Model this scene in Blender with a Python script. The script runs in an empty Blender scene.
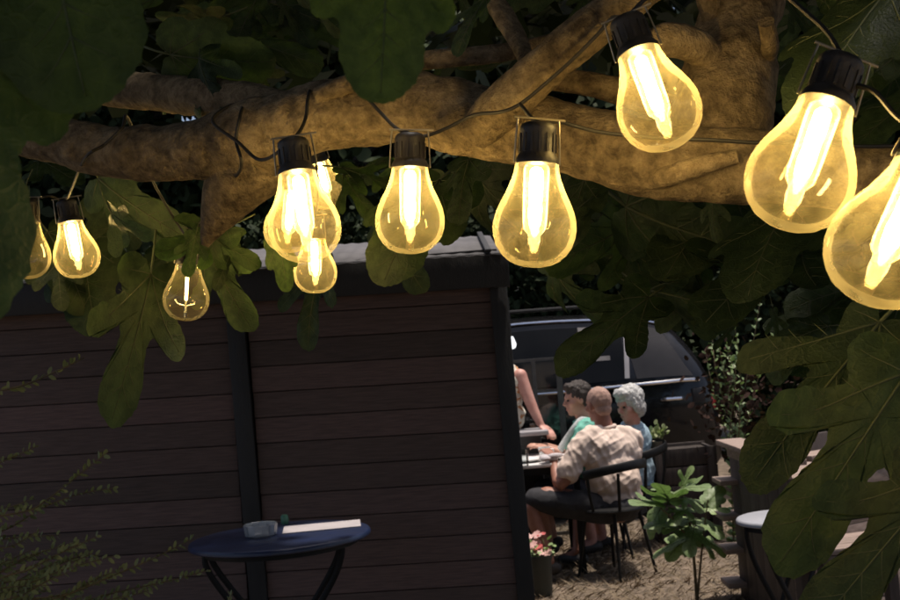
import bpy, bmesh, math, random
import numpy as np
from mathutils import Vector, Matrix, Quaternion, noise as mnoise

random.seed(7); RNG = np.random.default_rng(7)
SC = bpy.context.scene
COL = SC.collection

# ------------------------------------------------------------------ camera
FPX, CX, CY = 1200.0, 450.0, 300.0
CAM_LOC = Vector((0, 0, 1.62))
ROLL = math.radians(4.6); PITCH = math.radians(1.8)
_F = Vector((0, math.cos(PITCH), math.sin(PITCH)))
_U0 = Vector((0, -math.sin(PITCH), math.cos(PITCH)))
_X = Vector((1, 0, 0))
_R = _X * math.cos(ROLL) - _U0 * math.sin(ROLL)
_U = _X * math.sin(ROLL) + _U0 * math.cos(ROLL)
cam = bpy.data.cameras.new('camera'); camo = bpy.data.objects.new('camera', cam); COL.objects.link(camo)
m = Matrix((( _R.x, _U.x, -_F.x, CAM_LOC.x), (_R.y, _U.y, -_F.y, CAM_LOC.y), (_R.z, _U.z, -_F.z, CAM_LOC.z), (0, 0, 0, 1)))
camo.matrix_world = m
cam.sensor_width = 36; cam.lens = 36 * FPX / 900; cam.clip_start = 0.05; cam.clip_end = 400
cam.dof.use_dof = True; cam.dof.focus_distance = 1.15; cam.dof.aperture_fstop = 30
SC.camera = camo

# ------------------------------------------------------------------ world, sun, exposure
SUN = Vector((0.15, 0.06, 0.987)).normalized()          # towards the sun
world = bpy.data.worlds.new('World'); SC.world = world; world.use_nodes = True
wn = world.node_tree.nodes; wl = world.node_tree.links
sky = wn.new('ShaderNodeTexSky'); sky.sky_type = 'NISHITA'; sky.sun_disc = False
sky.sun_elevation = math.asin(SUN.z); sky.sun_rotation = math.atan2(SUN.x, SUN.y)
bg = wn['Background']; bg.inputs['Strength'].default_value = 0.115; sky.dust_density = 4.0; sky.air_density = 0.8; sky.ozone_density = 0.6
wl.new(sky.outputs['Color'], bg.inputs['Color'])
sun = bpy.data.lights.new('sun', 'SUN'); sun.energy = 3.4; sun.angle = math.radians(2.5); sun.color = (1.0, 0.90, 0.80)
suno = bpy.data.objects.new('sun', sun); COL.objects.link(suno); suno.location = (0, 0, 12)
suno.rotation_euler = SUN.to_track_quat('Z', 'Y').to_euler()
SC.view_settings.view_transform = 'Standard'; SC.view_settings.look = 'None'
SC.view_settings.gamma = 1; SC.view_settings.exposure = 0.35
SC.view_settings.use_curve_mapping = False
SC.render.engine = 'CYCLES'
SC.cycles.use_denoising = True
SC.cycles.max_bounces = 8; SC.cycles.transparent_max_bounces = 24
SC.cycles.sample_clamp_indirect = 4.0
SC.cycles.caustics_reflective = False; SC.cycles.caustics_refractive = False

# ------------------------------------------------------------------ helpers
def at(px, py, d):
    """world point seen at that place of the photograph, d metres ahead"""
    v = _F + _R * ((px - CX) / FPX) + _U * ((CY - py) / FPX)
    return CAM_LOC + v * (d / v.y)
def pxm(p, d): return p * d / FPX

def srgb(r, g, b):
    f = lambda c: (c / 12.92 if c <= 0.04045 else ((c + 0.055) / 1.055) ** 2.4)
    return (f(r / 255), f(g / 255), f(b / 255), 1)

MATS = {}
def mat(name, col, rough=0.6, col2=None, scale=8.0, metal=0.0, bump=0.0, bscale=40.0, spec=0.5, trans=0.0,
        stretch=None, objvar=0.0, coat=0.0, detail=5.0, lo=0.35, hi=0.65, tgain=1.0):
    """procedural principled material: two-tone noise, bump, optional leaf translucency and per-object tint"""
    if name in MATS: return MATS[name]
    M = bpy.data.materials.new(name); M.use_nodes = True
    nt = M.node_tree; n = nt.nodes; l = nt.links; p = n['Principled BSDF']; out = n['Material Output']
    c = (*col[:3], 1)
    p.inputs['Roughness'].default_value = rough; p.inputs['Metallic'].default_value = metal
    p.inputs['Specular IOR Level'].default_value = spec; p.inputs['Coat Weight'].default_value = coat
    p.inputs['Base Color'].default_value = c
    tc = n.new('ShaderNodeTexCoord'); vec = tc.outputs['Object']
    if stretch:
        mp = n.new('ShaderNodeMapping'); mp.inputs['Scale'].default_value = stretch; l.new(vec, mp.inputs['Vector']); vec = mp.outputs['Vector']
    if objvar:
        oi0 = n.new('ShaderNodeObjectInfo'); of = n.new('ShaderNodeMath'); of.operation = 'MULTIPLY'; of.inputs[1].default_value = 37.0; l.new(oi0.outputs['Random'], of.inputs[0])
        va = n.new('ShaderNodeVectorMath'); va.operation = 'ADD'; l.new(vec, va.inputs[0]); l.new(of.outputs[0], va.inputs[1]); vec = va.outputs['Vector']
    csock = None
    if col2 is not None:
        nz = n.new('ShaderNodeTexNoise'); nz.inputs['Scale'].default_value = scale; nz.inputs['Detail'].default_value = detail
        l.new(vec, nz.inputs['Vector'])
        cr = n.new('ShaderNodeValToRGB'); cr.color_ramp.elements[0].position = lo; cr.color_ramp.elements[1].position = hi
        cr.color_ramp.elements[0].color = c; cr.color_ramp.elements[1].color = (*col2[:3], 1)
        l.new(nz.outputs['Fac'], cr.inputs['Fac']); csock = cr.outputs['Color']
        rr = n.new('ShaderNodeMapRange'); rr.inputs['To Min'].default_value = max(0.02, rough - 0.12); rr.inputs['To Max'].default_value = min(1, rough + 0.12)
        l.new(nz.outputs['Fac'], rr.inputs['Value']); l.new(rr.outputs['Result'], p.inputs['Roughness'])
    if objvar:
        oi = n.new('ShaderNodeObjectInfo'); hs = n.new('ShaderNodeHueSaturation')
        mr = n.new('ShaderNodeMapRange'); mr.inputs['To Min'].default_value = 1 - objvar; mr.inputs['To Max'].default_value = 1 + objvar
        l.new(oi.outputs['Random'], mr.inputs['Value']); l.new(mr.outputs['Result'], hs.inputs['Value'])
        mh = n.new('ShaderNodeMapRange'); mh.inputs['To Min'].default_value = 0.5 + 0.03 * objvar; mh.inputs['To Max'].default_value = 0.5 - 0.03 * objvar
        l.new(oi.outputs['Random'], mh.inputs['Value']); l.new(mh.outputs['Result'], hs.inputs['Hue'])
        if csock: l.new(csock, hs.inputs['Color'])
        else: hs.inputs['Color'].default_value = c
        csock = hs.outputs['Color']
    if csock: l.new(csock, p.inputs['Base Color'])
    if bump:
        nb = n.new('ShaderNodeTexNoise'); nb.inputs['Scale'].default_value = bscale; nb.inputs['Detail'].default_value = 6
        l.new(vec, nb.inputs['Vector'])
        b = n.new('ShaderNodeBump'); b.inputs['Strength'].default_value = bump; b.inputs['Distance'].default_value = 0.01
        l.new(nb.outputs['Fac'], b.inputs['Height']); l.new(b.outputs['Normal'], p.inputs['Normal'])
    if trans:
        t = n.new('ShaderNodeBsdfTranslucent'); mx = n.new('ShaderNodeMixShader'); mx.inputs['Fac'].default_value = trans
        if csock:
            tg = n.new('ShaderNodeVectorMath'); tg.operation = 'MULTIPLY'; tg.inputs[1].default_value = (tgain * 0.85, tgain * 1.1, tgain * 0.6)
            l.new(csock, tg.inputs[0]); l.new(tg.outputs['Vector'], t.inputs['Color'])
        else: t.inputs['Color'].default_value = c
        l.new(p.outputs['BSDF'], mx.inputs[1]); l.new(t.outputs['BSDF'], mx.inputs[2]); l.new(mx.outputs['Shader'], out.inputs['Surface'])
    MATS[name] = M
    return M

class MB:
    """collects shapes; build() links them as one mesh object"""
    def __init__(s): s.v = []; s.f = []
    def add(s, verts, faces):
        o = len(s.v); s.v += [tuple(v) for v in verts]; s.f += [tuple(i + o for i in f) for f in faces]; return s
    def box(s, c, size, rot=None, bev=0.0):
        c = Vector(c); hx, hy, hz = (x / 2 for x in size)
        if bev <= 0:
            vs = [Vector((x, y, z)) for x in (-hx, hx) for y in (-hy, hy) for z in (-hz, hz)]
            fs = [(0, 1, 3, 2), (4, 6, 7, 5), (0, 4, 5, 1), (2, 3, 7, 6), (0, 2, 6, 4), (1, 5, 7, 3)]
        else:
            bm = bmesh.new(); bmesh.ops.create_cube(bm, size=1)
            for v in bm.verts: v.co = Vector((v.co.x * hx * 2, v.co.y * hy * 2, v.co.z * hz * 2))
            bmesh.ops.bevel(bm, geom=bm.edges[:], offset=bev, segments=2, affect='EDGES', profile=0.5)
            bm.verts.index_update(); vs = [v.co.copy() for v in bm.verts]; fs = [tuple(v.index for v in f.verts) for f in bm.faces]; bm.free()
        if rot is not None: vs = [rot @ v for v in vs]
        return s.add([v + c for v in vs], fs)
    def tube(s, pts, radii, sides=10, flat=1.0, flatdir=None, cap=True, rough=0.0, seed=0, rscale=8.0):
        pts = [Vector(p) for p in pts]; n = len(pts)
        if not hasattr(radii, '__len__'): radii = [radii] * n
        vs = []; fs = []
        t0 = (pts[1] - pts[0]).normalized()
        u = t0.orthogonal().normalized()
        if flatdir is not None:
            fd = Vector(flatdir); u = (fd - t0 * fd.dot(t0)).normalized()
        for i, p in enumerate(pts):
            t = (pts[min(i + 1, n - 1)] - pts[max(i - 1, 0)])
            if t.length < 1e-9: t = t0
            t.normalize(); u = (u - t * u.dot(t)).normalized(); w = t.cross(u)
            for k in range(sides):
                a = 2 * math.pi * k / sides; r = radii[i]
                d = u * math.cos(a) * flat + w * math.sin(a)
                if rough:
                    q = (p + d * r) * rscale + Vector((seed, seed * 1.7, 0))
                    r *= 1 + rough * (mnoise.noise(q) + 0.5 * mnoise.noise(q * 2.3) + 0.25 * mnoise.noise(q * 5.1))
                vs.append(p + d * r)
        for i in range(n - 1):
            for k in range(sides):
                a = i * sides + k; b = i * sides + (k + 1) % sides
                fs.append((a, b, b + sides, a + sides))
        if cap:
            fs.append(tuple(reversed(range(sides)))); fs.append(tuple((n - 1) * sides + k for k in range(sides)))
        return s.add(vs, fs)
    def lathe(s, prof, M=None, sides=24):
        vs = []; fs = []; rows = []
        for r, z in prof:
            if r < 1e-6: rows.append([len(vs)]); vs.append(Vector((0, 0, z)))
            else:
                rows.append(list(range(len(vs), len(vs) + sides)))
                vs += [Vector((r * math.cos(2 * math.pi * k / sides), r * math.sin(2 * math.pi * k / sides), z)) for k in range(sides)]
        for a, b in zip(rows, rows[1:]):
            for k in range(sides):
                k2 = (k + 1) % sides
                if len(a) == 1 and len(b) == 1: continue
                if len(a) == 1: fs.append((a[0], b[k2], b[k]))
                elif len(b) == 1: fs.append((a[k], a[k2], b[0]))
                else: fs.append((a[k], a[k2], b[k2], b[k]))
        if M is not None: vs = [M @ v for v in vs]
        return s.add(vs, fs)
    def ball(s, c, r, rot=None, seg=16, ring=10):
        c = Vector(c); r = Vector(r) if hasattr(r, '__len__') else Vector((r, r, r))
        prof = [(math.sin(math.pi * i / ring), -math.cos(math.pi * i / ring)) for i in range(ring + 1)]
        prof[0] = (0, -1); prof[-1] = (0, 1)
        M = Matrix.Translation(c) @ ((rot.to_4x4()) if rot is not None else Matrix.Identity(4)) @ Matrix.Diagonal((r.x, r.y, r.z, 1))
        return s.lathe(prof, M, seg)
    def mesh(s, name, smooth=True):
        me = bpy.data.meshes.new(name); me.from_pydata(s.v, [], s.f)
        if smooth: me.polygons.foreach_set('use_smooth', [True] * len(me.polygons))
        me.update(); return me
    def build(s, name, material, parent=None, base=None, smooth=True, kind=None):
        """base: world position of the parent's origin, so that the shapes can be given in world coordinates"""
        if base is not None:
            b = Vector(base); s.v = [(v[0] - b.x, v[1] - b.y, v[2] - b.z) for v in s.v]
        me = s.mesh(name, smooth); me.materials.append(material)
        if smooth: me.set_sharp_from_angle(angle=math.radians(40))
        return link(name, me, parent, kind)

def link(name, me, parent=None, kind=None):
    o = bpy.data.objects.new(name, me); COL.objects.link(o)
    if parent is not None: o.parent = parent
    if kind: o['kind'] = kind
    return o
def thing(name, label, cat, loc=(0, 0, 0), group=None, rz=0.0):
    o = bpy.data.objects.new(name, None); COL.objects.link(o); o.location = loc; o.rotation_euler = (0, 0, rz)
    o.empty_display_size = 0.1
    return tag(o, label, cat, group)
def tag(o, label, cat, group=None):
    o['label'] = label; o['category'] = cat
    if group: o['group'] = group
    return o
def copy_tree(o, parent=None):
    c = o.copy(); COL.objects.link(c); c.parent = parent
    for ch in list(o.children): copy_tree(ch, c)
    return c
def spline(pts, n=8):
    """Catmull-Rom through tuples of any length"""
    P = [np.array(p, float) for p in pts]; P = [2 * P[0] - P[1]] + P + [2 * P[-1] - P[-2]]
    out = []
    for i in range(1, len(P) - 2):
        for k in range(n):
            t = k / n
            out.append(0.5 * (2 * P[i] + (P[i + 1] - P[i - 1]) * t + (2 * P[i - 1] - 5 * P[i] + 4 * P[i + 1] - P[i + 2]) * t * t + (3 * P[i] - P[i - 1] - 3 * P[i + 1] + P[i + 2]) * t ** 3))
    out.append(P[-2]); return out
def np_mesh(name, verts, tris):
    me = bpy.data.meshes.new(name); nv = len(verts); nf = len(tris); k = tris.shape[1]
    me.vertices.add(nv); me.vertices.foreach_set('co', verts.astype(np.float32).ravel())
    me.loops.add(nf * k); me.loops.foreach_set('vertex_index', tris.astype(np.int32).ravel())
    me.polygons.add(nf); me.polygons.foreach_set('loop_start', np.arange(nf, dtype=np.int32) * k)
    me.update(calc_edges=True); return me
def scatter(name, P, Ydir, N, S, lv, lf):
    """many copies of one small leaf (lv, lf): positions, leaf axis, normals and sizes, as ONE mesh"""
    Y = Ydir / (np.linalg.norm(Ydir, axis=1, keepdims=True) + 1e-9)
    Z = N - Y * np.sum(N * Y, axis=1, keepdims=True); Z /= (np.linalg.norm(Z, axis=1, keepdims=True) + 1e-9)
    X = np.cross(Y, Z)
    V = (lv[None, :, 0, None] * X[:, None] + lv[None, :, 1, None] * Y[:, None] + lv[None, :, 2, None] * Z[:, None]) * S[:, None, None] + P[:, None]
    F = lf[None] + (np.arange(len(P)) * len(lv))[:, None, None]
    return np_mesh(name, V.reshape(-1, 3), F.reshape(-1, lf.shape[1]))

# ------------------------------------------------------------------ materials
M_STRAW = mat('dry_lawn', (0.20, 0.155, 0.115), 0.95, (0.085, 0.068, 0.05), 14, bump=0.5, bscale=160, spec=0.2)
M_BLADE = mat('dry_grass', (0.30, 0.235, 0.165), 0.9, (0.16, 0.125, 0.08), 5, spec=0.2)
M_BOARD = mat('shed_board_stain', (0.135, 0.085, 0.069), 0.62, (0.085, 0.055, 0.046), 9, bump=0.35, bscale=30, stretch=(1, 8, 22), objvar=0.3)
M_BLACKWOOD = mat('black_stained_timber', (0.014, 0.014, 0.014), 0.6, (0.022, 0.021, 0.02), 8, bump=0.3, bscale=40, stretch=(6, 6, 1))
M_ROOF = mat('grey_white_roof_sheet', (0.105, 0.10, 0.105), 0.75, (0.075, 0.072, 0.075), 4, bump=0.1)
M_DARKMETAL = mat('black_powder_coat', (0.007, 0.007, 0.007), 0.5, (0.011, 0.011, 0.011), 30, bump=0.05, spec=0.25)
M_BLUETOP = mat('dark_blue_enamel', (0.010, 0.020, 0.065), 0.42, (0.008, 0.016, 0.05), 12, bump=0.04, coat=0.15)
M_WHITETOP = mat('pale_grey_enamel', (0.45, 0.46, 0.5), 0.35, (0.38, 0.39, 0.43), 8)
def bark_mat():
    M = bpy.data.materials.new('fig_bark'); M.use_nodes = True; n = M.node_tree.nodes; l = M.node_tree.links; p = n['Principled BSDF']
    p.inputs['Roughness'].default_value = 0.86; p.inputs['Specular IOR Level'].default_value = 0.2
    tc = n.new('ShaderNodeTexCoord')
    def nz(scale, det, dist=0.0):
        t = n.new('ShaderNodeTexNoise'); t.inputs['Scale'].default_value = scale; t.inputs['Detail'].default_value = det; t.inputs['Roughness'].default_value = 0.65; t.inputs['Distortion'].default_value = dist
        l.new(tc.outputs['Object'], t.inputs['Vector']); return t.outputs['Fac']
    big, mid, fine = nz(13, 6), nz(85, 12, 0.25), nz(260, 8)
    c1 = n.new('ShaderNodeValToRGB'); e = c1.color_ramp.elements; e[0].position = 0.36; e[0].color = (0.075, 0.055, 0.034, 1); e[1].position = 0.63; e[1].color = (0.46, 0.36, 0.225, 1)
    k = c1.color_ramp.elements.new(0.5); k.color = (0.25, 0.19, 0.115, 1)
    mx = n.new('ShaderNodeMath'); mx.operation = 'MULTIPLY_ADD'; mx.inputs[1].default_value = 0.55; l.new(mid, mx.inputs[0])
    m2 = n.new('ShaderNodeMath'); m2.operation = 'MULTIPLY'; m2.inputs[1].default_value = 0.45; l.new(big, m2.inputs[0]); l.new(m2.outputs[0], mx.inputs[2]); l.new(mx.outputs[0], c1.inputs['Fac']); l.new(c1.outputs['Color'], p.inputs['Base Color'])
    vo = n.new('ShaderNodeTexVoronoi'); vo.feature = 'DISTANCE_TO_EDGE'; vo.inputs['Scale'].default_value = 70; l.new(tc.outputs['Object'], vo.inputs['Vector'])
    vm = n.new('ShaderNodeMath'); vm.operation = 'MINIMUM'; vm.inputs[1].default_value = 0.12; l.new(vo.outputs['Distance'], vm.inputs[0])
    h = n.new('ShaderNodeMath'); h.operation = 'MULTIPLY_ADD'; h.inputs[1].default_value = 0.7; l.new(fine, h.inputs[0]); l.new(mid, h.inputs[2])
    h2 = n.new('ShaderNodeMath'); h2.operation = 'MULTIPLY_ADD'; h2.inputs[1].default_value = 0.6; l.new(vm.outputs[0], h2.inputs[0]); l.new(h.outputs[0], h2.inputs[2])
    b = n.new('ShaderNodeBump'); b.inputs['Strength'].default_value = 1.0; b.inputs['Distance'].default_value = 0.008; l.new(h2.outputs[0], b.inputs['Height']); l.new(b.outputs['Normal'], p.inputs['Normal'])
    return M
M_BARK = bark_mat()
M_LEAF = mat('fig_leaf', (0.050, 0.074, 0.030), 0.5, (0.026, 0.044, 0.018), 9, bump=0.25, bscale=60, trans=0.40, tgain=2.0, objvar=0.28, spec=0.35, detail=8)
def add_reticulum(M, scale, amt):
    """fine net of paler veinlets, slightly raised"""
    n = M.node_tree.nodes; l = M.node_tree.links; p = n['Principled BSDF']
    tc = n.new('ShaderNodeTexCoord'); nz = n.new('ShaderNodeTexNoise'); nz.inputs['Scale'].default_value = 6; l.new(tc.outputs['Object'], nz.inputs['Vector'])
    ad = n.new('ShaderNodeMixRGB'); ad.inputs['Fac'].default_value = 0.08; l.new(tc.outputs['Object'], ad.inputs[1]); l.new(nz.outputs['Color'], ad.inputs[2])
    v = n.new('ShaderNodeTexVoronoi'); v.feature = 'DISTANCE_TO_EDGE'; v.inputs['Scale'].default_value = scale; l.new(ad.outputs[0], v.inputs['Vector'])
    mr = n.new('ShaderNodeMapRange'); mr.inputs['From Max'].default_value = 0.09; mr.inputs['To Min'].default_value = amt; mr.inputs['To Max'].default_value = 0; l.new(v.outputs['Distance'], mr.inputs['Value'])
    old = p.inputs['Base Color'].links[0].from_socket
    mx = n.new('ShaderNodeMixRGB'); mx.inputs[2].default_value = (0.11, 0.135, 0.06, 1); l.new(mr.outputs['Result'], mx.inputs['Fac']); l.new(old, mx.inputs[1]); l.new(mx.outputs[0], p.inputs['Base Color'])
    bp = p.inputs['Normal'].links[0].from_node
    b2 = n.new('ShaderNodeBump'); b2.inputs['Strength'].default_value = 0.22; b2.inputs['Distance'].default_value = 0.02; l.new(mr.outputs['Result'], b2.inputs['Height']); l.new(bp.outputs['Normal'], b2.inputs['Normal']); l.new(b2.outputs['Normal'], p.inputs['Normal'])
add_reticulum(M_LEAF, 13, 0.20)
M_VEIN = mat('leaf_vein', (0.080, 0.098, 0.048), 0.6, spec=0.3)
M_CROWN = mat('fig_crown_leaf', (0.045, 0.075, 0.02), 0.6, (0.03, 0.05, 0.014), 3, spec=0.3)
M_TREE = mat('dark_tree_leaf', (0.030, 0.042, 0.016), 0.7, (0.016, 0.026, 0.010), 2, spec=0.15)
M_TRUNK = mat('dark_tree_bark', (0.09, 0.07, 0.05), 0.9, (0.05, 0.04, 0.03), 10, bump=0.6)
M_SPRIG = mat('shrub_leaf', (0.27, 0.30, 0.15), 0.5, (0.17, 0.20, 0.095), 9, trans=0.25, spec=0.35)
M_STEM = mat('shrub_stem', (0.16, 0.12, 0.06), 0.8, (0.10, 0.08, 0.04), 30)
M_SAP = mat('sapling_leaf', (0.27, 0.36, 0.16), 0.5, (0.18, 0.27, 0.10), 14, trans=0.2, objvar=0.25)
M_SOCKET = mat('black_socket_plastic', (0.018, 0.016, 0.014), 0.5, (0.026, 0.022, 0.02), 90, bump=0.1, bscale=200)
M_CABLE = mat('black_cable_rubber', (0.014, 0.013, 0.011), 0.6, (0.022, 0.02, 0.018), 60)
M_STEEL = mat('brushed_steel', (0.62, 0.62, 0.64), 0.28, (0.5, 0.5, 0.52), 50, metal=1.0)
M_BRASS = mat('hanger_wire', (0.45, 0.40, 0.30), 0.4, (0.3, 0.27, 0.2), 50, metal=0.7)
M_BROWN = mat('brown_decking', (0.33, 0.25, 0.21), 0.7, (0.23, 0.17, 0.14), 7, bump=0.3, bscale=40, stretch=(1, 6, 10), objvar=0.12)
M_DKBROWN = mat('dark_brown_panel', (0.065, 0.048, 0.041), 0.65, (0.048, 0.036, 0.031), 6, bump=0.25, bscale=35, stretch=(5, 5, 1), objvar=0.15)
M_SKIN = mat('skin', (0.52, 0.29, 0.21), 0.55, (0.44, 0.22, 0.155), 18, bump=0.05)
M_SKIN2 = mat('tanned_skin', (0.34, 0.15, 0.10), 0.55, (0.27, 0.115, 0.075), 18, bump=0.05)
M_SKIN3 = mat('rosy_skin', (0.58, 0.31, 0.25), 0.55, (0.5, 0.24, 0.19), 20, bump=0.05)
M_BEIGE = mat('beige_cotton', (0.70, 0.56, 0.475), 0.9, (0.64, 0.51, 0.43), 14, bump=0.12, bscale=40)
M_MINT = mat('mint_cotton', (0.16, 0.46, 0.36), 0.9, (0.12, 0.38, 0.30), 10, bump=0.5, bscale=26)
M_PALE = mat('pale_grey_cloth', (0.55, 0.56, 0.55), 0.95, (0.46, 0.47, 0.47), 30, bump=0.5, bscale=60)
M_LBLUE = mat('light_blue_cotton', (0.36, 0.50, 0.58), 0.9, (0.30, 0.42, 0.50), 10, bump=0.5, bscale=26)
M_BLACKCLOTH = mat('black_cloth', (0.018, 0.018, 0.022), 0.9, (0.028, 0.028, 0.032), 20, bump=0.4, bscale=30)
M_NAVY = mat('navy_cloth', (0.022, 0.028, 0.045), 0.9, (0.03, 0.036, 0.055), 20, bump=0.4, bscale=30)
M_GREYHAIR = mat('white_hair', (0.62, 0.62, 0.60), 0.75, (0.42, 0.42, 0.41), 60, bump=1.0, bscale=120)
M_STUBBLE = mat('cropped_grey_hair', (0.44, 0.27, 0.21), 0.8, (0.34, 0.22, 0.175), 90, bump=0.5, bscale=200)
M_DKHAIR = mat('dark_brown_hair', (0.045, 0.03, 0.022), 0.5, (0.025, 0.017, 0.012), 70, bump=1.0, bscale=140)
M_SHOE = mat('dark_shoe', (0.025, 0.022, 0.02), 0.6, (0.035, 0.03, 0.028), 30)
M_EYE = mat('eye_dark', (0.03, 0.02, 0.015), 0.2)
M_LIP = mat('lip', (0.40, 0.14, 0.12), 0.5)
M_WHITE = mat('white_ceramic', (0.75, 0.74, 0.72), 0.3, (0.68, 0.67, 0.65), 20)
M_PAPER = mat('white_paper', (0.48, 0.44, 0.45), 0.85, (0.42, 0.39, 0.40), 10)
M_GLOSSBLACK = mat('gloss_black_enamel', (0.007, 0.007, 0.008), 0.14, (0.010, 0.010, 0.011), 12, coat=0.2, spec=0.3)
M_BARREL = mat('barrel_stave', (0.05, 0.036, 0.03), 0.7, (0.03, 0.022, 0.018), 8, bump=0.4, bscale=30, stretch=(6, 6, 1), objvar=0.2)
M_POT = mat('dark_green_glaze', (0.03, 0.036, 0.032), 0.5, (0.04, 0.048, 0.042), 10, bump=0.1)
M_GREYPLASTIC = mat('grey_panel', (0.30, 0.29, 0.30), 0.5, (0.25, 0.24, 0.25), 6)
M_PETAL = mat('red_petal', (0.50, 0.08, 0.08), 0.6, (0.62, 0.16, 0.15), 40, trans=0.2)
M_PETAL2 = mat('pale_pink_petal', (0.72, 0.46, 0.42), 0.6, (0.62, 0.34, 0.31), 40, trans=0.2)
M_KIOSK = mat('charcoal_cladding', (0.016, 0.016, 0.018), 0.5, (0.022, 0.022, 0.024), 6, bump=0.1)
M_RUST = mat('rust_red_leaf', (0.045, 0.024, 0.019), 0.9, (0.022, 0.013, 0.010), 14, trans=0.15, spec=0.1)
M_FLORAL = mat('floral_cotton', (0.66, 0.62, 0.52), 0.9, (0.50, 0.24, 0.10), 26, bump=0.3, bscale=26, detail=1.5, lo=0.56, hi=0.62)
M_ORANGE = mat('orange_print', (0.55, 0.16, 0.05), 0.9)

def glass_mat():
    M = bpy.data.materials.new('clear_glass'); M.use_nodes = True; n = M.node_tree.nodes; l = M.node_tree.links
    n.remove(n['Principled BSDF'])
    t = n.new('ShaderNodeBsdfTransparent'); t.inputs['Color'].default_value = (0.9, 0.92, 0.92, 1)
    g = n.new('ShaderNodeBsdfGlossy'); g.inputs['Roughness'].default_value = 0.04
    f = n.new('ShaderNodeFresnel'); f.inputs['IOR'].default_value = 1.5
    x = n.new('ShaderNodeMixShader'); l.new(f.outputs['Fac'], x.inputs['Fac']); l.new(t.outputs[0], x.inputs[1]); l.new(g.outputs[0], x.inputs[2])
    l.new(x.outputs[0], n['Material Output'].inputs['Surface']); return M
M_GLASS = glass_mat()
def bulb_glass(h0=0.018, h1=0.085, gain=0.26):
    """thin hazy plastic bulb: mostly clear, a little dusty scatter that catches the filament's light, fresnel gloss"""
    M = bpy.data.materials.new('bulb_envelope'); M.use_nodes = True; n = M.node_tree.nodes; l = M.node_tree.links
    n.remove(n['Principled BSDF'])
    t = n.new('ShaderNodeBsdfTransparent'); t.inputs['Color'].default_value = (1.0, 0.95, 0.82, 1)
    tr = n.new('ShaderNodeBsdfTranslucent'); tr.inputs['Color'].default_value = (0.95, 0.84, 0.52, 1)
    df = n.new('ShaderNodeBsdfDiffuse'); df.inputs['Color'].default_value = (0.95, 0.84, 0.52, 1)
    ad = n.new('ShaderNodeMixShader'); l.new(tr.outputs[0], ad.inputs[1]); l.new(df.outputs[0], ad.inputs[2])
    lw = n.new('ShaderNodeFresnel'); lw.inputs['IOR'].default_value = 1.16
    tc = n.new('ShaderNodeTexCoord'); nz = n.new('ShaderNodeTexNoise'); nz.inputs['Scale'].default_value = 90; nz.inputs['Detail'].default_value = 4
    l.new(tc.outputs['Object'], nz.inputs['Vector'])
    mr = n.new('ShaderNodeMapRange'); mr.inputs['From Min'].default_value = 0.3; mr.inputs['From Max'].default_value = 0.75
    mr.inputs['To Min'].default_value = h0; mr.inputs['To Max'].default_value = h1; l.new(nz.outputs['Fac'], mr.inputs['Value'])
    ml = n.new('ShaderNodeMath'); ml.operation = 'MULTIPLY_ADD'; ml.inputs[1].default_value = gain
    l.new(lw.outputs['Fac'], ml.inputs[0]); l.new(mr.outputs['Result'], ml.inputs[2])
    x = n.new('ShaderNodeMixShader'); l.new(ml.outputs[0], x.inputs['Fac']); l.new(t.outputs[0], x.inputs[1]); l.new(ad.outputs[0], x.inputs[2])
    g = n.new('ShaderNodeBsdfGlossy'); g.inputs['Roughness'].default_value = 0.06
    y = n.new('ShaderNodeMixShader'); y.inputs['Fac'].default_value = 0.035; l.new(x.outputs[0], y.inputs[1]); l.new(g.outputs[0], y.inputs[2])
    l.new(y.outputs[0], n['Material Output'].inputs['Surface']); return M
M_BULB = bulb_glass()
M_SLEEVE = bulb_glass(0.03, 0.14, 0.2); M_SLEEVE.name = 'frosted_sleeve'
def cut_glass():
    M = bpy.data.materials.new('cut_glass'); M.use_nodes = True; n = M.node_tree.nodes; l = M.node_tree.links
    n.remove(n['Principled BSDF']); t = n.new('ShaderNodeBsdfTransparent'); g = n.new('ShaderNodeBsdfGlossy'); g.inputs['Roughness'].default_value = 0.08
    d = n.new('ShaderNodeBsdfDiffuse'); d.inputs['Color'].default_value = (0.9, 0.91, 0.92, 1)  # white diffuse share brightens the glass in place of glints
    a = n.new('ShaderNodeMixShader'); a.inputs['Fac'].default_value = 0.3; l.new(t.outputs[0], a.inputs[1]); l.new(d.outputs[0], a.inputs[2])
    f = n.new('ShaderNodeFresnel'); f.inputs['IOR'].default_value = 1.5
    b = n.new('ShaderNodeMixShader'); l.new(f.outputs[0], b.inputs['Fac']); l.new(a.outputs[0], b.inputs[1]); l.new(g.outputs[0], b.inputs[2]); l.new(b.outputs[0], n['Material Output'].inputs['Surface']); return M
M_CUT = cut_glass()
def emit(name, col, s):
    M = bpy.data.materials.new(name); M.use_nodes = True; n = M.node_tree.nodes; l = M.node_tree.links
    n.remove(n['Principled BSDF']); e = n.new('ShaderNodeEmission'); e.inputs['Color'].default_value = (*col, 1); e.inputs['Strength'].default_value = s
    l.new(e.outputs[0], n['Material Output'].inputs['Surface']); return M
BULB_L = 98.0
M_FIL = emit('lit_filament', (1.0, 0.73, 0.30), BULB_L)
M_FIL_DIM = emit('lit_filament_weak', (1.0, 0.70, 0.25), BULB_L * 0.25)

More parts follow.
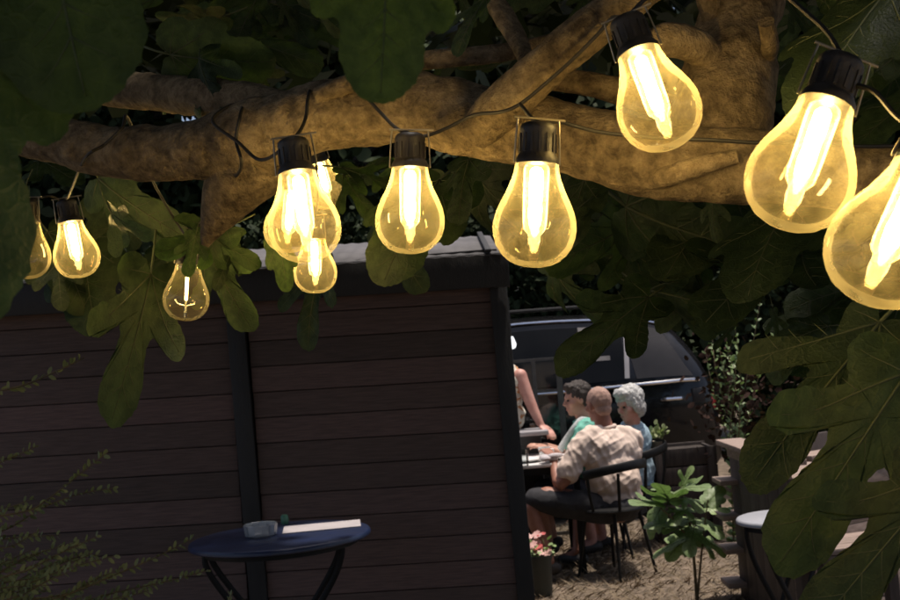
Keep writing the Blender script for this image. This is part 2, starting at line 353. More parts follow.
# ================================================================== ground
g = MB(); NX = 60
for j in range(NX + 1):
    for i in range(NX + 1):
        x = -60 + 120 * (i / NX); y = -40 + 140 * (j / NX); g.v.append((x, y, 0.0))
for j in range(NX):
    for i in range(NX):
        a = j * (NX + 1) + i; g.f.append((a, a + 1, a + NX + 2, a + NX + 1))
ground = g.build('ground', M_STRAW, kind='structure')
nb = 15000
bp = np.stack([RNG.uniform(-0.2, 2.8, nb), RNG.uniform(5.2, 9.9, nb), np.zeros(nb)], 1)
ang = RNG.uniform(0, 2 * np.pi, nb); tilt = RNG.uniform(0.05, 0.9, nb)
bd = np.stack([np.cos(ang), np.sin(ang), tilt], 1); bn = np.stack([-np.sin(ang) * .3, np.cos(ang) * .3, np.ones(nb)], 1)
blv = np.array([(-0.05, 0, 0), (0.05, 0, 0), (0.03, .6, .06), (0, 1, 0.02)]); blf = np.array([(0, 1, 2), (0, 2, 3)])
gme = scatter('dry_grass', bp, bd, bn, RNG.uniform(0.03, 0.10, nb), blv, blf); gme.materials.append(M_BLADE)
go = link('dry_grass', gme, kind='stuff'); tag(go, 'short dry straw-coloured grass on the sunlit ground', 'grass')

# ================================================================== shed
SH_Y = 6.0
shed = thing('garden_shed', 'dark brown horizontal-board shed wall under a pale corrugated roof', 'shed', (-1.0, SH_Y, 0))
SB = Vector((-1.0, SH_Y, 0))
tl = math.radians(1.2)                                    # boards run slightly downhill to the right
def shed_px(px): return (at(px, 430, SH_Y)).x
XL, XP, XR = shed_px(-60), shed_px(246), shed_px(513)
BW = 0.1275
def board_mesh(length, name):
    b = MB(); b.box((0, 0, 0), (length, 0.022, BW - 0.004), bev=0.002)
    me = b.mesh(name, False); me.materials.append(M_BOARD); return me
for (x0, x1) in ((XL - 2.0, XP - 0.05), (XP + 0.05, XR - 0.04)):
    me = board_mesh(x1 - x0, 'board'); xc = (x0 + x1) / 2
    for k in range(16):
        o = link('board', me, shed); z = 0.07 + k * BW - (xc + 0.2) * math.tan(tl)
        if z > 1.97: continue
        o.location = (xc - SB.x, random.uniform(-0.002, 0.002) - SB.y + SH_Y, z); o.rotation_euler = (0, tl, random.uniform(-0.0015, 0.0015))
b = MB(); b.box(((XL - 2 + XR) / 2, SH_Y + 0.05, 1.0), (XR - XL + 1.9, 0.02, 2.1)); b.build('backing_panel', M_BLACKWOOD, shed, SB)
b = MB(); b.box(((XL - 2 + XR) / 2, SH_Y + 1.2, 1.0), (XR - XL + 1.9, 0.06, 2.1)); b.build('rear_wall', M_BLACKWOOD, shed, SB)
b = MB(); b.box((XR - 0.03, SH_Y + 0.62, 1.0), (0.05, 1.1, 2.1)); b.build('side_wall', M_BLACKWOOD, shed, SB)
lean = Matrix.Rotation(-math.radians(0.5), 3, 'Y')
b = MB(); b.box((XP, SH_Y - 0.005, 0.98), (0.088, 0.07, 1.98), lean, bev=0.004); b.build('post', M_BLACKWOOD, shed, SB)
b = MB(); b.box((XR - 0.01, SH_Y + 0.005, 0.98), (0.085, 0.09, 2.0), lean, bev=0.004); b.build('corner_post', M_BLACKWOOD, shed, SB)
rt = Matrix.Rotation(tl, 3, 'Y')
fx0, fx1 = XL - 2.0, at(508, 270, SH_Y).x
zf = at(420, 275, SH_Y - 0.06).z
xf = at(420, 275, SH_Y - 0.06).x
fc = (fx0 + fx1) / 2
b = MB(); b.box((fc, SH_Y - 0.09, zf - (fc - xf) * math.tan(tl)), (fx1 - fx0, 0.03, 0.17), rt, bev=0.004); b.build('fascia', M_BLACKWOOD, shed, SB)
ep = at(460, 257, SH_Y - 0.12)
# corrugated roof sheets, rising away from the eave
SW = 0.92; nsh = 7; rs = math.radians(8.6); LEN = 1.4
prof = []
for i in range(0, 47):
    u = i / 46; prof.append((u * SW, 0.0025 * math.cos(2 * math.pi * u * 11.5)))
rm = MB()
for j in range(2):
    for (u, w) in prof: rm.v.append((u, j * LEN, w))
for j in range(2):
    for (u, w) in prof: rm.v.append((u, j * LEN, w - 0.004))
n_ = len(prof)
for i in range(n_ - 1):
    rm.f.append((i, i + 1, n_ + i + 1, n_ + i)); rm.f.append((2 * n_ + i, 3 * n_ + i, 3 * n_ + i + 1, 2 * n_ + i + 1))
    rm.f.append((i, 2 * n_ + i, 2 * n_ + i + 1, i + 1))
rme = rm.mesh('roof_sheet'); rme.materials.append(M_ROOF)
xr = at(500, 250, SH_Y).x
for k in range(nsh):
    o = link('roof_sheet', rme, shed)
    x = xr - SW - k * (SW + 0.012)
    o.location = (x - SB.x, SH_Y - 0.12 - SB.y, ep.z - (x - ep.x) * math.tan(tl) + 0.004)
    o.rotation_euler = (rs, tl, 0)

vx = at(487, 248, SH_Y).x
b = MB(); b.box((0, LEN / 2, 0.018), (0.03, LEN, 0.016), None, bev=0.003); o = b.build('seam_strip', M_BLACKWOOD, shed); o.location = (vx - SB.x, SH_Y - 0.125 - SB.y, ep.z - (vx - ep.x) * math.tan(tl) + 0.004); o.rotation_euler = (rs, tl, 0)
# ================================================================== fig leaves
def outline(half, n=5):
    pts = [np.array(p[:2]) for p in spline(half, n)]
    left = [np.array((-p[0] * 0.95, p[1] * 1.02 - 0.01)) for p in reversed(pts[1:-1])]
    o = pts + left; rg = random.Random(len(half) * 7 + n)
    return [p + np.array((rg.uniform(-1, 1), rg.uniform(-1, 1))) * 0.007 if abs(p[0]) > 0.05 else p for p in o]
LOBED = [(0, 0.0), (0.09, -0.09), (0.22, -0.13), (0.34, -0.06), (0.37, 0.05), (0.30, 0.13), (0.26, 0.19), (0.36, 0.26), (0.50, 0.36), (0.56, 0.48), (0.51, 0.57), (0.40, 0.55), (0.28, 0.46), (0.20, 0.42), (0.165, 0.50), (0.19, 0.64), (0.225, 0.77), (0.215, 0.89), (0.14, 1.0), (0, 1.05)]
BROAD = [(0, 0.0), (0.10, -0.11), (0.27, -0.14), (0.42, -0.04), (0.45, 0.10), (0.42, 0.20), (0.46, 0.30), (0.52, 0.42), (0.50, 0.54), (0.42, 0.60), (0.33, 0.60), (0.30, 0.67), (0.30, 0.80), (0.23, 0.93), (0.12, 1.02), (0, 1.05)]
NARROW = [(0, 0.0), (0.07, -0.06), (0.15, -0.06), (0.20, 0.03), (0.16, 0.14), (0.15, 0.22), (0.28, 0.30), (0.44, 0.43), (0.50, 0.55), (0.44, 0.63), (0.33, 0.58), (0.21, 0.47), (0.13, 0.42), (0.11, 0.52), (0.14, 0.67), (0.17, 0.80), (0.155, 0.93), (0.09, 1.02), (0, 1.06)]
def leaf_z(x, y, cup, droop, wav, sd):
    return cup * abs(x) ** 1.3 - droop * y * y + wav * math.sin(7 * y + 5 * abs(x) + sd) * (abs(x) + 0.1) + 0.4 * wav * math.sin(13 * x + sd * 2)
LEAFS = []
def make_leaf_meshes(half, cup, droop, wav, sd, veins):
    ol = outline(half); ctr = np.array((0, 0.26)); rings = [0.0, 0.3, 0.55, 0.8, 1.0]
    V = []; F = []; n = len(ol)
    V.append((0, ctr[1], leaf_z(0, ctr[1], cup, droop, wav, sd)))
    for r in rings[1:]:
        for p in ol:
            q = ctr + (p - ctr) * r; V.append((q[0], q[1], leaf_z(q[0], q[1], cup, droop, wav, sd)))
    for k in range(n): F.append((0, 1 + k, 1 + (k + 1) % n))
    for j in range(len(rings) - 2):
        for k in range(n):
            a = 1 + j * n + k; b_ = 1 + j * n + (k + 1) % n; F.append((a, a + n, b_ + n, b_))
    mb = MB(); mb.add(V, F); lm = mb.mesh('leaf'); lm.materials.append(M_LEAF)
    vb = MB()
    Z = lambda x, y: Vector((x, y, leaf_z(x, y, cup, droop, wav, sd)))
    def vein(x0, y0, x1, y1, r, bow=0.0, n=7):
        pts = []
        for i in range(n + 1):
            t = i / n; x = x0 + (x1 - x0) * t; y = y0 + (y1 - y0) * t + bow * math.sin(math.pi * t); pts.append(Z(x, y))
        vb.tube(pts, [r * (1 - 0.75 * i / n) for i in range(n + 1)], 5)
    vb.tube([Vector((0, -0.42, -0.10)), Vector((0, -0.2, -0.03)), Z(0, 0)], [0.014, 0.013, 0.012], 6)      # petiole
    vein(0, 0, 0, 1.0, 0.0115, 0, 12)
    for s in (-1, 1):
        for (x1, y1, r, bow) in veins: vein(0, 0.0, s * x1, y1, r, bow)
        tipx, tipy = veins[0][0], veins[0][1]
        for t in (0.35, 0.5, 0.65, 0.78):                                      # secondaries of the mid rib
            w = 0.16 if t > 0.45 else 0.12
            vein(0, t, s * w, t + 0.13, 0.0042, 0.01, 4)
        for t in (0.4, 0.6, 0.78):                                             # secondaries of the side ribs
            bx, by = s * tipx * t, tipy * t
            vein(bx, by, bx + s * 0.035, by + 0.11, 0.0038, 0, 3); vein(bx, by, bx + s * 0.11, by - 0.02, 0.0038, 0, 3)
    vm = vb.mesh('veins'); vm.materials.append(M_VEIN)
    LEAFS.append((lm, vm))
make_leaf_meshes(LOBED, 0.14, 0.20, 0.055, 0.3, [(0.47, 0.50, 0.0085, 0.03), (0.31, 0.02, 0.006, 0.01)])
make_leaf_meshes(BROAD, -0.16, 0.24, 0.055, 1.7, [(0.44, 0.50, 0.0085, 0.03), (0.37, 0.04, 0.006, 0.01)])
make_leaf_meshes(NARROW, 0.20, 0.14, 0.05, 3.1, [(0.43, 0.55, 0.0080, 0.02), (0.16, 0.03, 0.005, 0.0)])
make_leaf_meshes(LOBED, -0.20, 0.32, 0.07, 4.4, [(0.47, 0.50, 0.0085, 0.03), (0.31, 0.02, 0.006, 0.01)])

FIG_BASE = Vector((1.15, 1.05, 0))
fig = thing('fig_tree', 'fig tree with a thick pale limb arching across the top of the picture', 'tree', FIG_BASE)
def leaf(bx, by, bd_, tx, ty, td, kind=0, spin=0.0, wide=1.0):
    """a leaf from its stalk end to its tip; spin turns it about its own axis away from facing the camera"""
    p0 = at(bx, by, bd_); p1 = at(tx, ty, td); Y = (p1 - p0); L = Y.length / 1.05; Y.normalize()
    N = (CAM_LOC - (p0 + p1) / 2).normalized(); N = (N - Y * N.dot(Y)).normalized()
    N = Quaternion(Y, math.radians(spin)) @ N; X = Y.cross(N)
    M = Matrix(((X.x * wide, Y.x, N.x, 0), (X.y * wide, Y.y, N.y, 0), (X.z * wide, Y.z, N.z, 0), (0, 0, 0, 1)))
    lm, vm = LEAFS[kind]
    o = link('leaf', lm, fig); o.matrix_local = Matrix.Translation(p0 - FIG_BASE) @ M @ Matrix.Scale(L, 4)
    link('veins', vm, o)
    return o

# limbs
def limb(name, pts, sides=36, rough=0.13, seed=0, n=14, rscale=26):
    """pts: (px, py, depth, radius in photo pixels)"""
    rows = spline(pts, n); P = []; R = []
    for q in rows:
        P.append(at(q[0], q[1], q[2])); R.append(max(0.003, pxm(q[3], q[2])))
    b = MB(); b.tube(P, R, sides, rough=rough, seed=seed, rscale=rscale)
    return b.build(name, M_BARK, fig, FIG_BASE)
limb('main_limb', [(-120, 118, 1.34, 18), (40, 138, 1.24, 23), (110, 152, 1.20, 26), (180, 153, 1.17, 29), (250, 138, 1.14, 36), (320, 117, 1.12, 36), (400, 107, 1.11, 36), (480, 122, 1.08, 36), (560, 136, 1.05, 35), (650, 158, 1.02, 38), (735, 166, 0.99, 39), (830, 176, 0.97, 33), (930, 185, 0.95, 36), (1100, 235, 0.96, 42), (1350, 360, 1.02, 50), (1520, 700, 1.06, 56), (1620, 1300, 1.08, 62), (1650, 2150, 1.06, 78)], sides=64, n=30, rough=0.11)
limb('upright_limb', [(715, 175, 1.02, 30), (722, 130, 1.03, 50), (728, 85, 1.04, 48), (735, 40, 1.06, 42), (748, -10, 1.08, 40), (765, -90, 1.15, 36), (780, -300, 1.3, 30)], seed=3)
limb('side_branch', [(478, 132, 1.06, 20), (505, 104, 1.03, 24), (540, 72, 1.00, 23), (580, 38, 0.97, 22), (622, 4, 0.96, 21), (690, -50, 0.98, 20), (800, -160, 1.1, 18)], seed=5)
limb('side_branch', [(530, 78, 1.08, 11), (575, 82, 1.07, 12), (615, 90, 1.06, 13), (680, 112, 1.05, 14)], sides=16, seed=7)
limb('side_branch', [(405, 62, 1.13, 9), (450, 58, 1.12, 10), (505, 52, 1.12, 9), (560, 40, 1.14, 8)], sides=16, seed=9)
limb('side_branch', [(478, -20, 1.14, 10), (498, 8, 1.12, 11), (515, 35, 1.10, 10), (528, 62, 1.06, 9)], sides=16, seed=11)
limb('side_branch', [(318, 96, 1.09, 9), (342, 86, 1.08, 10), (372, 76, 1.08, 8), (420, 62, 1.12, 6)], sides=16, seed=13)
limb('broken_stub', [(262, 150, 1.15, 40), (238, 182, 1.17, 33), (222, 208, 1.18, 22), (210, 232, 1.19, 11), (205, 246, 1.19, 4)], seed=15)
limb('side_branch', [(-90, 82, 1.5, 18), (60, 84, 1.42, 18), (150, 92, 1.35, 19), (230, 100, 1.26, 20), (310, 112, 1.18, 16)], sides=20, seed=17)
limb('side_branch', [(700, -40, 1.05, 12), (708, 0, 1.04, 12), (712, 28, 1.05, 8), (716, 60, 1.05, 14)], sides=16, seed=19)
limb('side_branch', [(640, 186, 1.02, 8), (668, 176, 0.985, 11), (700, 166, 0.965, 10), (738, 156, 0.955, 7)], sides=16, seed=21)
limb('side_branch', [(762, 66, 1.05, 8), (770, 46, 1.0, 9), (766, 22, 0.98, 8)], sides=14, seed=23)
limb('knot', [(640, 60, 1.0, 10), (662, 42, 0.99, 17), (690, 44, 1.0, 19), (712, 58, 1.02, 16)], sides=18, seed=25)

# leaves in view: stalk (x, y, depth), tip (x, y, depth), kind, spin
LEAVES = [
    (150, 275, 1.62, 120, 417, 1.52, 0, -14, 0.62), (208, 250, 1.66, 243, 326, 1.60, 0, 20, 0.75), (84, 240, 1.78, 84, 322, 1.70, 1, 30),
    (58, 262, 1.72, 60, 306, 1.68, 2, 10), (100, 178, 1.70, 168, 240, 1.64, 0, 38), (48, 232, 1.76, 92, 300, 1.72, 1, -30), (130, 196, 1.8, 96, 262, 1.75, 1, -25),
    (648, 298, 1.55, 563, 361, 1.47, 0, 12, 0.66), (645, 292, 1.7, 722, 322, 1.66, 0, 40, 0.7), (628, 205, 1.60, 778, 282, 1.45, 0, 46), (560, 190, 1.75, 640, 280, 1.65, 1, 40), (640, 215, 1.7, 575, 268, 1.6, 3, -34),
    (790, 205, 1.35, 735, 270, 1.25, 1, 52), (650, 290, 1.6, 740, 318, 1.5, 2, 58), (800, 240, 1.5, 700, 300, 1.4, 0, 50), (735, 190, 1.6, 660, 250, 1.5, 1, 48),
    (905, 375, 0.90, 784, 558, 0.84, 0, 0, 0.72), (880, 322, 0.98, 747, 474, 0.94, 2, 18, 0.85), (945, 478, 0.80, 812, 625, 0.76, 0, 8, 0.72),
    (905, 300, 1.7, 790, 345, 1.65, 1, 50, 0.8), (825, 300, 1.7, 765, 370, 1.65, 0, 45, 0.7), (905, 325, 1.6, 840, 395, 1.55, 3, 40, 0.8), (880, 280, 1.7, 790, 300, 1.65, 2, 40),
    (-175, -60, 0.44, -30, 288, 0.40, 1, -20), (40, -140, 0.46, 62, 70, 0.42, 1, 18), (388, -62, 0.46, 384, 74, 0.43, 1, -4, 0.86), (486, -4, 1.0, 450, 48, 0.98, 2, 62),
    (386, 225, 2.0, 414, 292, 1.95, 0, 40), (322, 260, 2.1, 298, 345, 2.05, 2, 50), (440, 180, 1.5, 372, 262, 1.42, 1, 45), (470, 165, 1.7, 520, 240, 1.65, 3, 45), (545, 250, 1.8, 585, 340, 1.75, 3, 62), 
    (470, 160, 1.4, 450, 215, 1.35, 0, 50), (585, 180, 1.5, 560, 235, 1.45, 1, 50), (890, -10, 0.9, 790, 85, 0.85, 1, 58), (930, 40, 0.95, 850, 70, 0.9, 0, 62), (800, -40, 1.0, 880, 30, 0.95, 3, 55), (920, 95, 1.1, 850, 130, 1.08, 1, 60),
]
for (x0, y0, x1, y1, d0, d1, n) in ((110, -20, 340, 70, 1.25, 1.6, 17), (-10, 120, 60, 210, 1.75, 2.0, 5), (90, 185, 280, 250, 1.45, 1.9, 7), (330, 140, 530, 180, 1.45, 1.9, 6), (560, 190, 900, 330, 1.4, 2.1, 16), (770, 310, 900, 370, 1.3, 2.0, 6), (770, -20, 900, 90, 1.1, 1.6, 9), (400, -30, 640, 60, 1.4, 1.8, 8)):
    for k in range(n):
        x = random.uniform(x0, x1); y = random.uniform(y0, y1); d = random.uniform(d0, d1); a = random.uniform(0.15, math.pi - 0.15); L = random.uniform(50, 105) * 1.5 / d * 0.8
        LEAVES.append((x, y, d, x + math.cos(a) * L, y + math.sin(a) * L * 0.8, d - random.uniform(-0.02, 0.08), random.randrange(4), random.uniform(-62, 62), random.uniform(0.65, 0.9)))
for t in LEAVES: leaf(*t)

# crown over the yard (above the picture): shades camera, limb, shed front and blue table; open over the roof and the far tables
lo_half = [(0, 0), (0.3, -0.12), (0.28, 0.17), (0.55, 0.48), (0.2, 0.42), (0.22, 0.85), (0, 1.05)]
lv = [(0, 0.26, 0.0)] + [(x, y, 0.06 * abs(x) - 0.15 * y * y) for (x, y) in lo_half] + [(-x, y, 0.06 * abs(x) - 0.15 * y * y) for (x, y) in reversed(lo_half[1:-1])]
nl = len(lv) - 1; lf = [(0, 1 + k, 1 + (k + 1) % nl) for k in range(nl)]
lv = np.array(lv); lf = np.array(lf)
def sunny(p):
    """would a leaf here shade the far tables, the shed roof or the deck on the right?"""
    for z, zones in ((0.0, ((-0.1, 2.4, 6.3, 9.6), (1.15, 3.2, 5.2, 9.6))), (0.84, ((-0.72, -0.2, 5.0, 5.6),)), (0.75, ((-0.1, 2.4, 6.5, 9.6), (1.1, 3.2, 5.0, 9.6))), (1.3, ((-0.1, 2.4, 6.8, 9.6),)), (2.2, ((-4.2, 0.6, 5.9, 8.6),))):
        t = (p[2] - z) / SUN.z; x = p[0] - t * SUN.x; y = p[1] - t * SUN.y
        for (x0, x1, y0, y1) in zones:
            if x0 - 0.15 < x < x1 and y0 - 0.12 < y < y1: return True
    return False
N0 = 17000
cp = np.stack([RNG.uniform(-2.7, 4.0, N0), RNG.uniform(-2.2, 7.4, N0), 2.75 + 1.5 * RNG.beta(1.2, 1.6, N0)], 1)
keep = np.array([(not sunny(p)) and (p[2] > 1.62 + 0.24 * p[1] + 0.25 or p[1] < 2.6 or p[2] > 1.75 + 0.2 * p[1]) for p in cp]); cp = cp[keep]
nn = len(cp)
cd = np.stack([RNG.normal(0, 1, nn), RNG.normal(0, 1, nn), RNG.normal(-0.5, 0.35, nn)], 1); cn = np.stack([RNG.normal(0, 0.45, nn), RNG.normal(0, 0.45, nn), np.ones(nn)], 1)
cme = scatter('crown', cp - np.array(FIG_BASE), cd, cn, RNG.uniform(0.14, 0.25, nn), lv, lf); cme.materials.append(M_CROWN)
link('crown', cme, fig, kind='stuff')
limb('crown_branch', [(780, -300, 1.3, 30), (700, -900, 2.2, 26), (500, -900, 3.6, 22), (300, -420, 5.4, 14)], sides=14)
limb('crown_branch', [(1350, 360, 1.02, 50), (1500, -300, 1.3, 46), (1300, -900, 2.4, 36), (900, -520, 4.2, 22)], sides=14)

# ================================================================== string lights
PROF = [(0.262, 0.0), (0.262, -0.05), (0.272, -0.12), (0.30, -0.22), (0.35, -0.35), (0.415, -0.48), (0.465, -0.60), (0.493, -0.71), (0.5, -0.80), (0.488, -0.91), (0.45, -1.02), (0.39, -1.11), (0.31, -1.185), (0.21, -1.235), (0.10, -1.26), (0.0, -1.267)]
D = 0.06
def mesh_of(fn, name, material):
    b = MB(); fn(b); me = b.mesh(name); me.set_sharp_from_angle(angle=math.radians(45)); me.materials.append(material); return me
def _env(b):
    b.lathe([(r * D, z * D) for r, z in PROF], sides=40)
def _sock(b):
    b.lathe([(r * D, z * D) for r, z in [(0.0, 0.47), (0.15, 0.47), (0.19, 0.455), (0.215, 0.42), (0.222, 0.38), (0.215, 0.35), (0.218, 0.10), (0.235, 0.07), (0.265, 0.02), (0.265, -0.03), (0.25, -0.035), (0.0, -0.035)]], sides=28)
    for k in range(14):
        a = 2 * math.pi * k / 14; c = Vector((math.cos(a), math.sin(a), 0)) * 0.216 * D
        b.box(c + Vector((0, 0, 0.22 * D)), (0.025 * D, 0.03 * D, 0.22 * D), Matrix.Rotation(a, 3, 'Z'))
def _fil(b):
    b.lathe([(r * D, z * D) for r, z in [(0.0, -0.07), (0.05, -0.07), (0.078, -0.11), (0.082, -0.30), (0.074, -0.46), (0.082, -0.60), (0.070, -0.74), (0.03, -0.80), (0.0, -0.805)]], sides=18)
def _sleeve(b):
    b.lathe([(r * D, z * D) for r, z in [(0.12, -0.03), (0.15, -0.06), (0.155, -0.12), (0.15, -0.40), (0.145, -0.70), (0.135, -0.80), (0.075, -0.88), (0.06, -0.95), (0.05, -1.2)]], sides=20)
def _thin(b):
    b.lathe([(r * D, z * D) for r, z in [(0.0, -0.07), (0.06, -0.07), (0.09, -0.12), (0.06, -0.22), (0.035, -0.30), (0.03, -0.80), (0.0, -0.82)]], sides=14)
def _stem2(b):
    b.tube([(0, 0, -0.84 * D), (0, 0, -1.22 * D)], [0.05 * D, 0.03 * D], 12)
def _stem(b):
    _stem2(b)
    for k in range(6):
        a = 2 * math.pi * k / 6; c = Vector((math.cos(a), math.sin(a), 0))
        b.tube([c * 0.02 * D + Vector((0, 0, -0.92 * D)), c * 0.18 * D + Vector((0, 0, -0.88 * D)), c * 0.24 * D + Vector((0, 0, -0.80 * D))], 0.012 * D, 6)
def _hang(b):
    for s in (-1, 1):
        b.tube([(s * 0.29 * D, 0, -0.02 * D), (s * 0.275 * D, 0, 0.3 * D), (s * 0.26 * D, 0, 0.52 * D)], 0.012 * D, 8)
    b.tube([(-0.30 * D, 0, 0.52 * D), (0.34 * D, 0, 0.52 * D)], 0.016 * D, 8)
ME_ENV = mesh_of(_env, 'envelope', M_BULB); ME_SOCK = mesh_of(_sock, 'socket', M_SOCKET); ME_FIL = mesh_of(_fil, 'filament', M_FIL)
ME_THIN = mesh_of(_thin, 'filament', M_FIL_DIM); ME_STEM = mesh_of(_stem, 'stem', M_GLASS); ME_SLEEVE = mesh_of(_sleeve, 'diffuser_sleeve', M_SLEEVE); ME_HANG = mesh_of(_hang, 'hanger', M_BRASS)
BULBS = [  # neck px, bottom px, width px, depth lean of the bottom, label, weak filament
    (410, 166, 410, 255, 70, 0.0, 'lit bulb hanging straight down just left of the picture centre', 0),
    (537, 162, 533, 270, 84, 0.0, 'large lit bulb hanging under the limb, above the shed corner', 0),
    (297, 172, 309, 259, 73, -0.01, 'lit bulb in front of two others below the limb, leftmost large one', 0),
    (292, 190, 285, 266, 50, 0.0, 'bulb mostly hidden behind the front bulb of the cluster, on its left', 0),
    (314, 238, 316, 296, 44, 0.0, 'small lit bulb lowest in the cluster, peeking out below the front bulb', 0),
    (188, 263, 185, 321, 46, 0.0, 'small dimly lit bulb with thin filament beside the three-lobed fig leaf', 1),
    (70, 221, 83, 288, 46, 0.0, 'small bright bulb at the left in front of round leaves', 0),
    (28, 221, 27, 284, 46, 0.0, 'leftmost bulb, half covered by the big dark leaf', 1),
    (638, 52, 668, 135, 84, -0.015, 'tilted lit bulb near the top, in front of the fork of the limb', 0),
    (827, 103, 782, 230, 108, -0.01, 'large lit bulb tilting left in the upper right', 0),
    (925, 168, 862, 302, 120, -0.01, 'largest bulb, cut off by the right edge of the picture', 0),
    (318, 160, 330, 202, 40, 0.02, 'tiny bulb peeking out behind the socket of the front cluster bulb', 0),
]
sock_tops = []
for (nx, ny, bx, by, w, dl, lab, dim) in BULBS:
    d = D * FPX / w; p0 = at(nx, ny, d); p1 = at(bx, by, d + dl); ax = (p0 - p1).normalized()
    t = thing('light_bulb', lab, 'light bulb', p0, 'bulbs of the string lights')
    X = _R - ax * _R.dot(ax); X.normalize(); X = Quaternion(ax, random.uniform(-0.35, 0.35)) @ X; Y = ax.cross(X)
    t.matrix_world = Matrix.Translation(p0) @ Matrix(((X.x, Y.x, ax.x, 0), (X.y, Y.y, ax.y, 0), (X.z, Y.z, ax.z, 0), (0, 0, 0, 1)))
    link('envelope', ME_ENV, t); link('socket', ME_SOCK, t); link('filament', ME_THIN if dim else ME_FIL, t); link('hanger', ME_HANG, t)
    if dim: link('stem', ME_STEM, t)
    else: link('diffuser_sleeve', ME_SLEEVE, t)
    sock_tops.append(p0 + ax * 0.47 * D)
def cable(name, pts, label, r=0.0016):
    P = [Vector(q) for q in spline([tuple(p) for p in pts], 8)]
    b = MB(); b.tube(P, r, 8); o = b.build(name, M_CABLE); tag(o, label, 'cable', 'cables of the string lights'); return o
T = sock_tops
cable('light_cable', [at(-40, 170, 1.62), at(5, 196, 1.6), T[7], at(50, 196, 1.58), T[6], at(84, 160, 1.16), at(104, 145, 1.155), at(122, 128, 1.16), at(128, 118, 1.2), at(150, 175, 1.3), at(172, 215, 1.55), T[5]], 'thin black cable feeding the small bulbs at the left')
cable('light_cable', [T[5], at(215, 200, 1.4), at(240, 170, 1.09), at(236, 140, 1.085), at(240, 116, 1.09), at(242, 104, 1.13), at(225, 108, 1.12), at(213, 122, 1.10), at(238, 142, 1.08), at(262, 160, 1.05), T[2], at(305, 120, 1.055), at(308, 98, 1.07), at(312, 84, 1.13)], 'black cable looped around the limb above the clustered bulbs')
cable('light_cable', [at(325, 92, 1.1), at(352, 78, 1.07), at(362, 92, 1.058), at(380, 112, 1.055), at(396, 128, 1.04), T[0], at(425, 136, 1.035), at(447, 128, 1.03), at(474, 115, 1.02), at(500, 112, 0.99), at(520, 104, 0.98), at(545, 84, 0.965), at(572, 60, 0.945), at(598, 34, 0.935), at(612, 18, 0.92), T[8]], 'black cable running up the forked side branch to the upper tilted bulb')
cable('light_cable', [at(520, 104, 0.975), T[1], at(560, 122, 0.95), at(600, 132, 0.96), at(660, 138, 0.95), at(710, 140, 0.94), at(770, 143, 0.93), at(815, 140, 0.92), at(850, 146, 0.92), at(910, 146, 0.93)], 'black cable lying along the middle of the limb')
cable('light_cable', [T[8], at(660, -10, 0.86), at(740, -30, 0.8), at(815, 20, 0.72), T[9], at(852, 82, 0.665), at(875, 92, 0.65), at(905, 122, 0.63), T[10], at(980, 120, 0.62)], 'black cable joining the two largest bulbs at the right edge')
cable('light_cable', [T[2], at(300, 150, 1.15), T[11], at(318, 190, 1.5), T[4], at(300, 190, 1.55), T[3]], 'short black cable behind the cluster of bulbs')

# ================================================================== bistro tables
def bistro(top_c, R, label, top_mat, yaw, cat='table', legs=True):
    base = Vector((top_c.x, top_c.y, 0)); h = top_c.z
    t = thing('bistro_table', label, cat, base, None, yaw)
    b = MB(); b.lathe([(0, h), (R - 0.012, h), (R - 0.004, h - 0.003), (R, h - 0.010), (R, h - 0.020), (R - 0.006, h - 0.024), (0, h - 0.024)], sides=72); b.build('table_top', top_mat, t)
    b = MB(); b.lathe([(R * 0.82, h - 0.026), (R * 0.86, h - 0.026), (R * 0.86, h - 0.05), (R * 0.82, h - 0.05), (R * 0.82, h - 0.026)], sides=48); b.build('under_ring', M_DARKMETAL, t)
    for (x0, y0, x1, y1) in ((-0.80, -0.28, 0.36, -0.24), (-0.80, 0.28, 0.36, 0.24), (0.66, -0.32, -0.44, -0.30), (0.66, 0.32, -0.44, 0.30)):
        pts = spline([(x0 * R, y0 * R, h - 0.03), (x0 * R * 0.99, y0 * R, h - 0.09), (x0 * R * 0.80, y0 * R, h - 0.2), ((x0 + x1) / 2 * R, y0 * R, h * 0.48), (x1 * R * 1.1, y1 * R, 0.10), (x1 * R * 1.25, y1 * R, 0.0)], 6)
        b = MB(); b.tube([Vector(p) for p in pts], 0.0135, 10, flat=0.6, flatdir=(0, 1, 0)); b.build('leg', M_DARKMETAL, t)
    return t
bc = at(280, 535, 5.2)
bistro(bc, pxm(90, 5.2), 'round dark blue metal bistro table in front of the shed', M_BLUETOP, 0.12)
wc = at(783, 516, 5.35)
bistro(wc, pxm(46, 5.35), 'round pale-topped bistro table half hidden by fig leaves on the right', M_WHITETOP, 0.5)
# things on the blue table
def on_top(px, py, z):
    v = at(px, py, 1.0) - CAM_LOC; return CAM_LOC + v * ((z - CAM_LOC.z) / v.z)
zt = bc.z + 0.001
p = on_top(261, 536, zt)
b = MB(); rr = 0.075
b.lathe([(0, 0.0), (rr * 0.8, 0.0), (rr * 0.92, 0.006), (rr, 0.05), (rr * 0.97, 0.053), (rr * 0.93, 0.05), (rr * 0.85, 0.012), (0, 0.010)], Matrix.Translation(p), 14)
o = b.build('glass_ashtray', M_CUT, None, p, smooth=False); o.location = p; tag(o, 'clear cut-glass ashtray on the blue table', 'ashtray')
p = on_top(322, 527, zt)
b = MB(); b.box((0, 0, 0.002), (0.34, 0.20, 0.003), Matrix.Rotation(0.1, 3, 'Z'), bev=0.001)
o = b.build('menu_sheet', M_PAPER, None); o.location = p; tag(o, 'white menu card lying flat on the blue table', 'menu')
p = on_top(285, 524, zt)
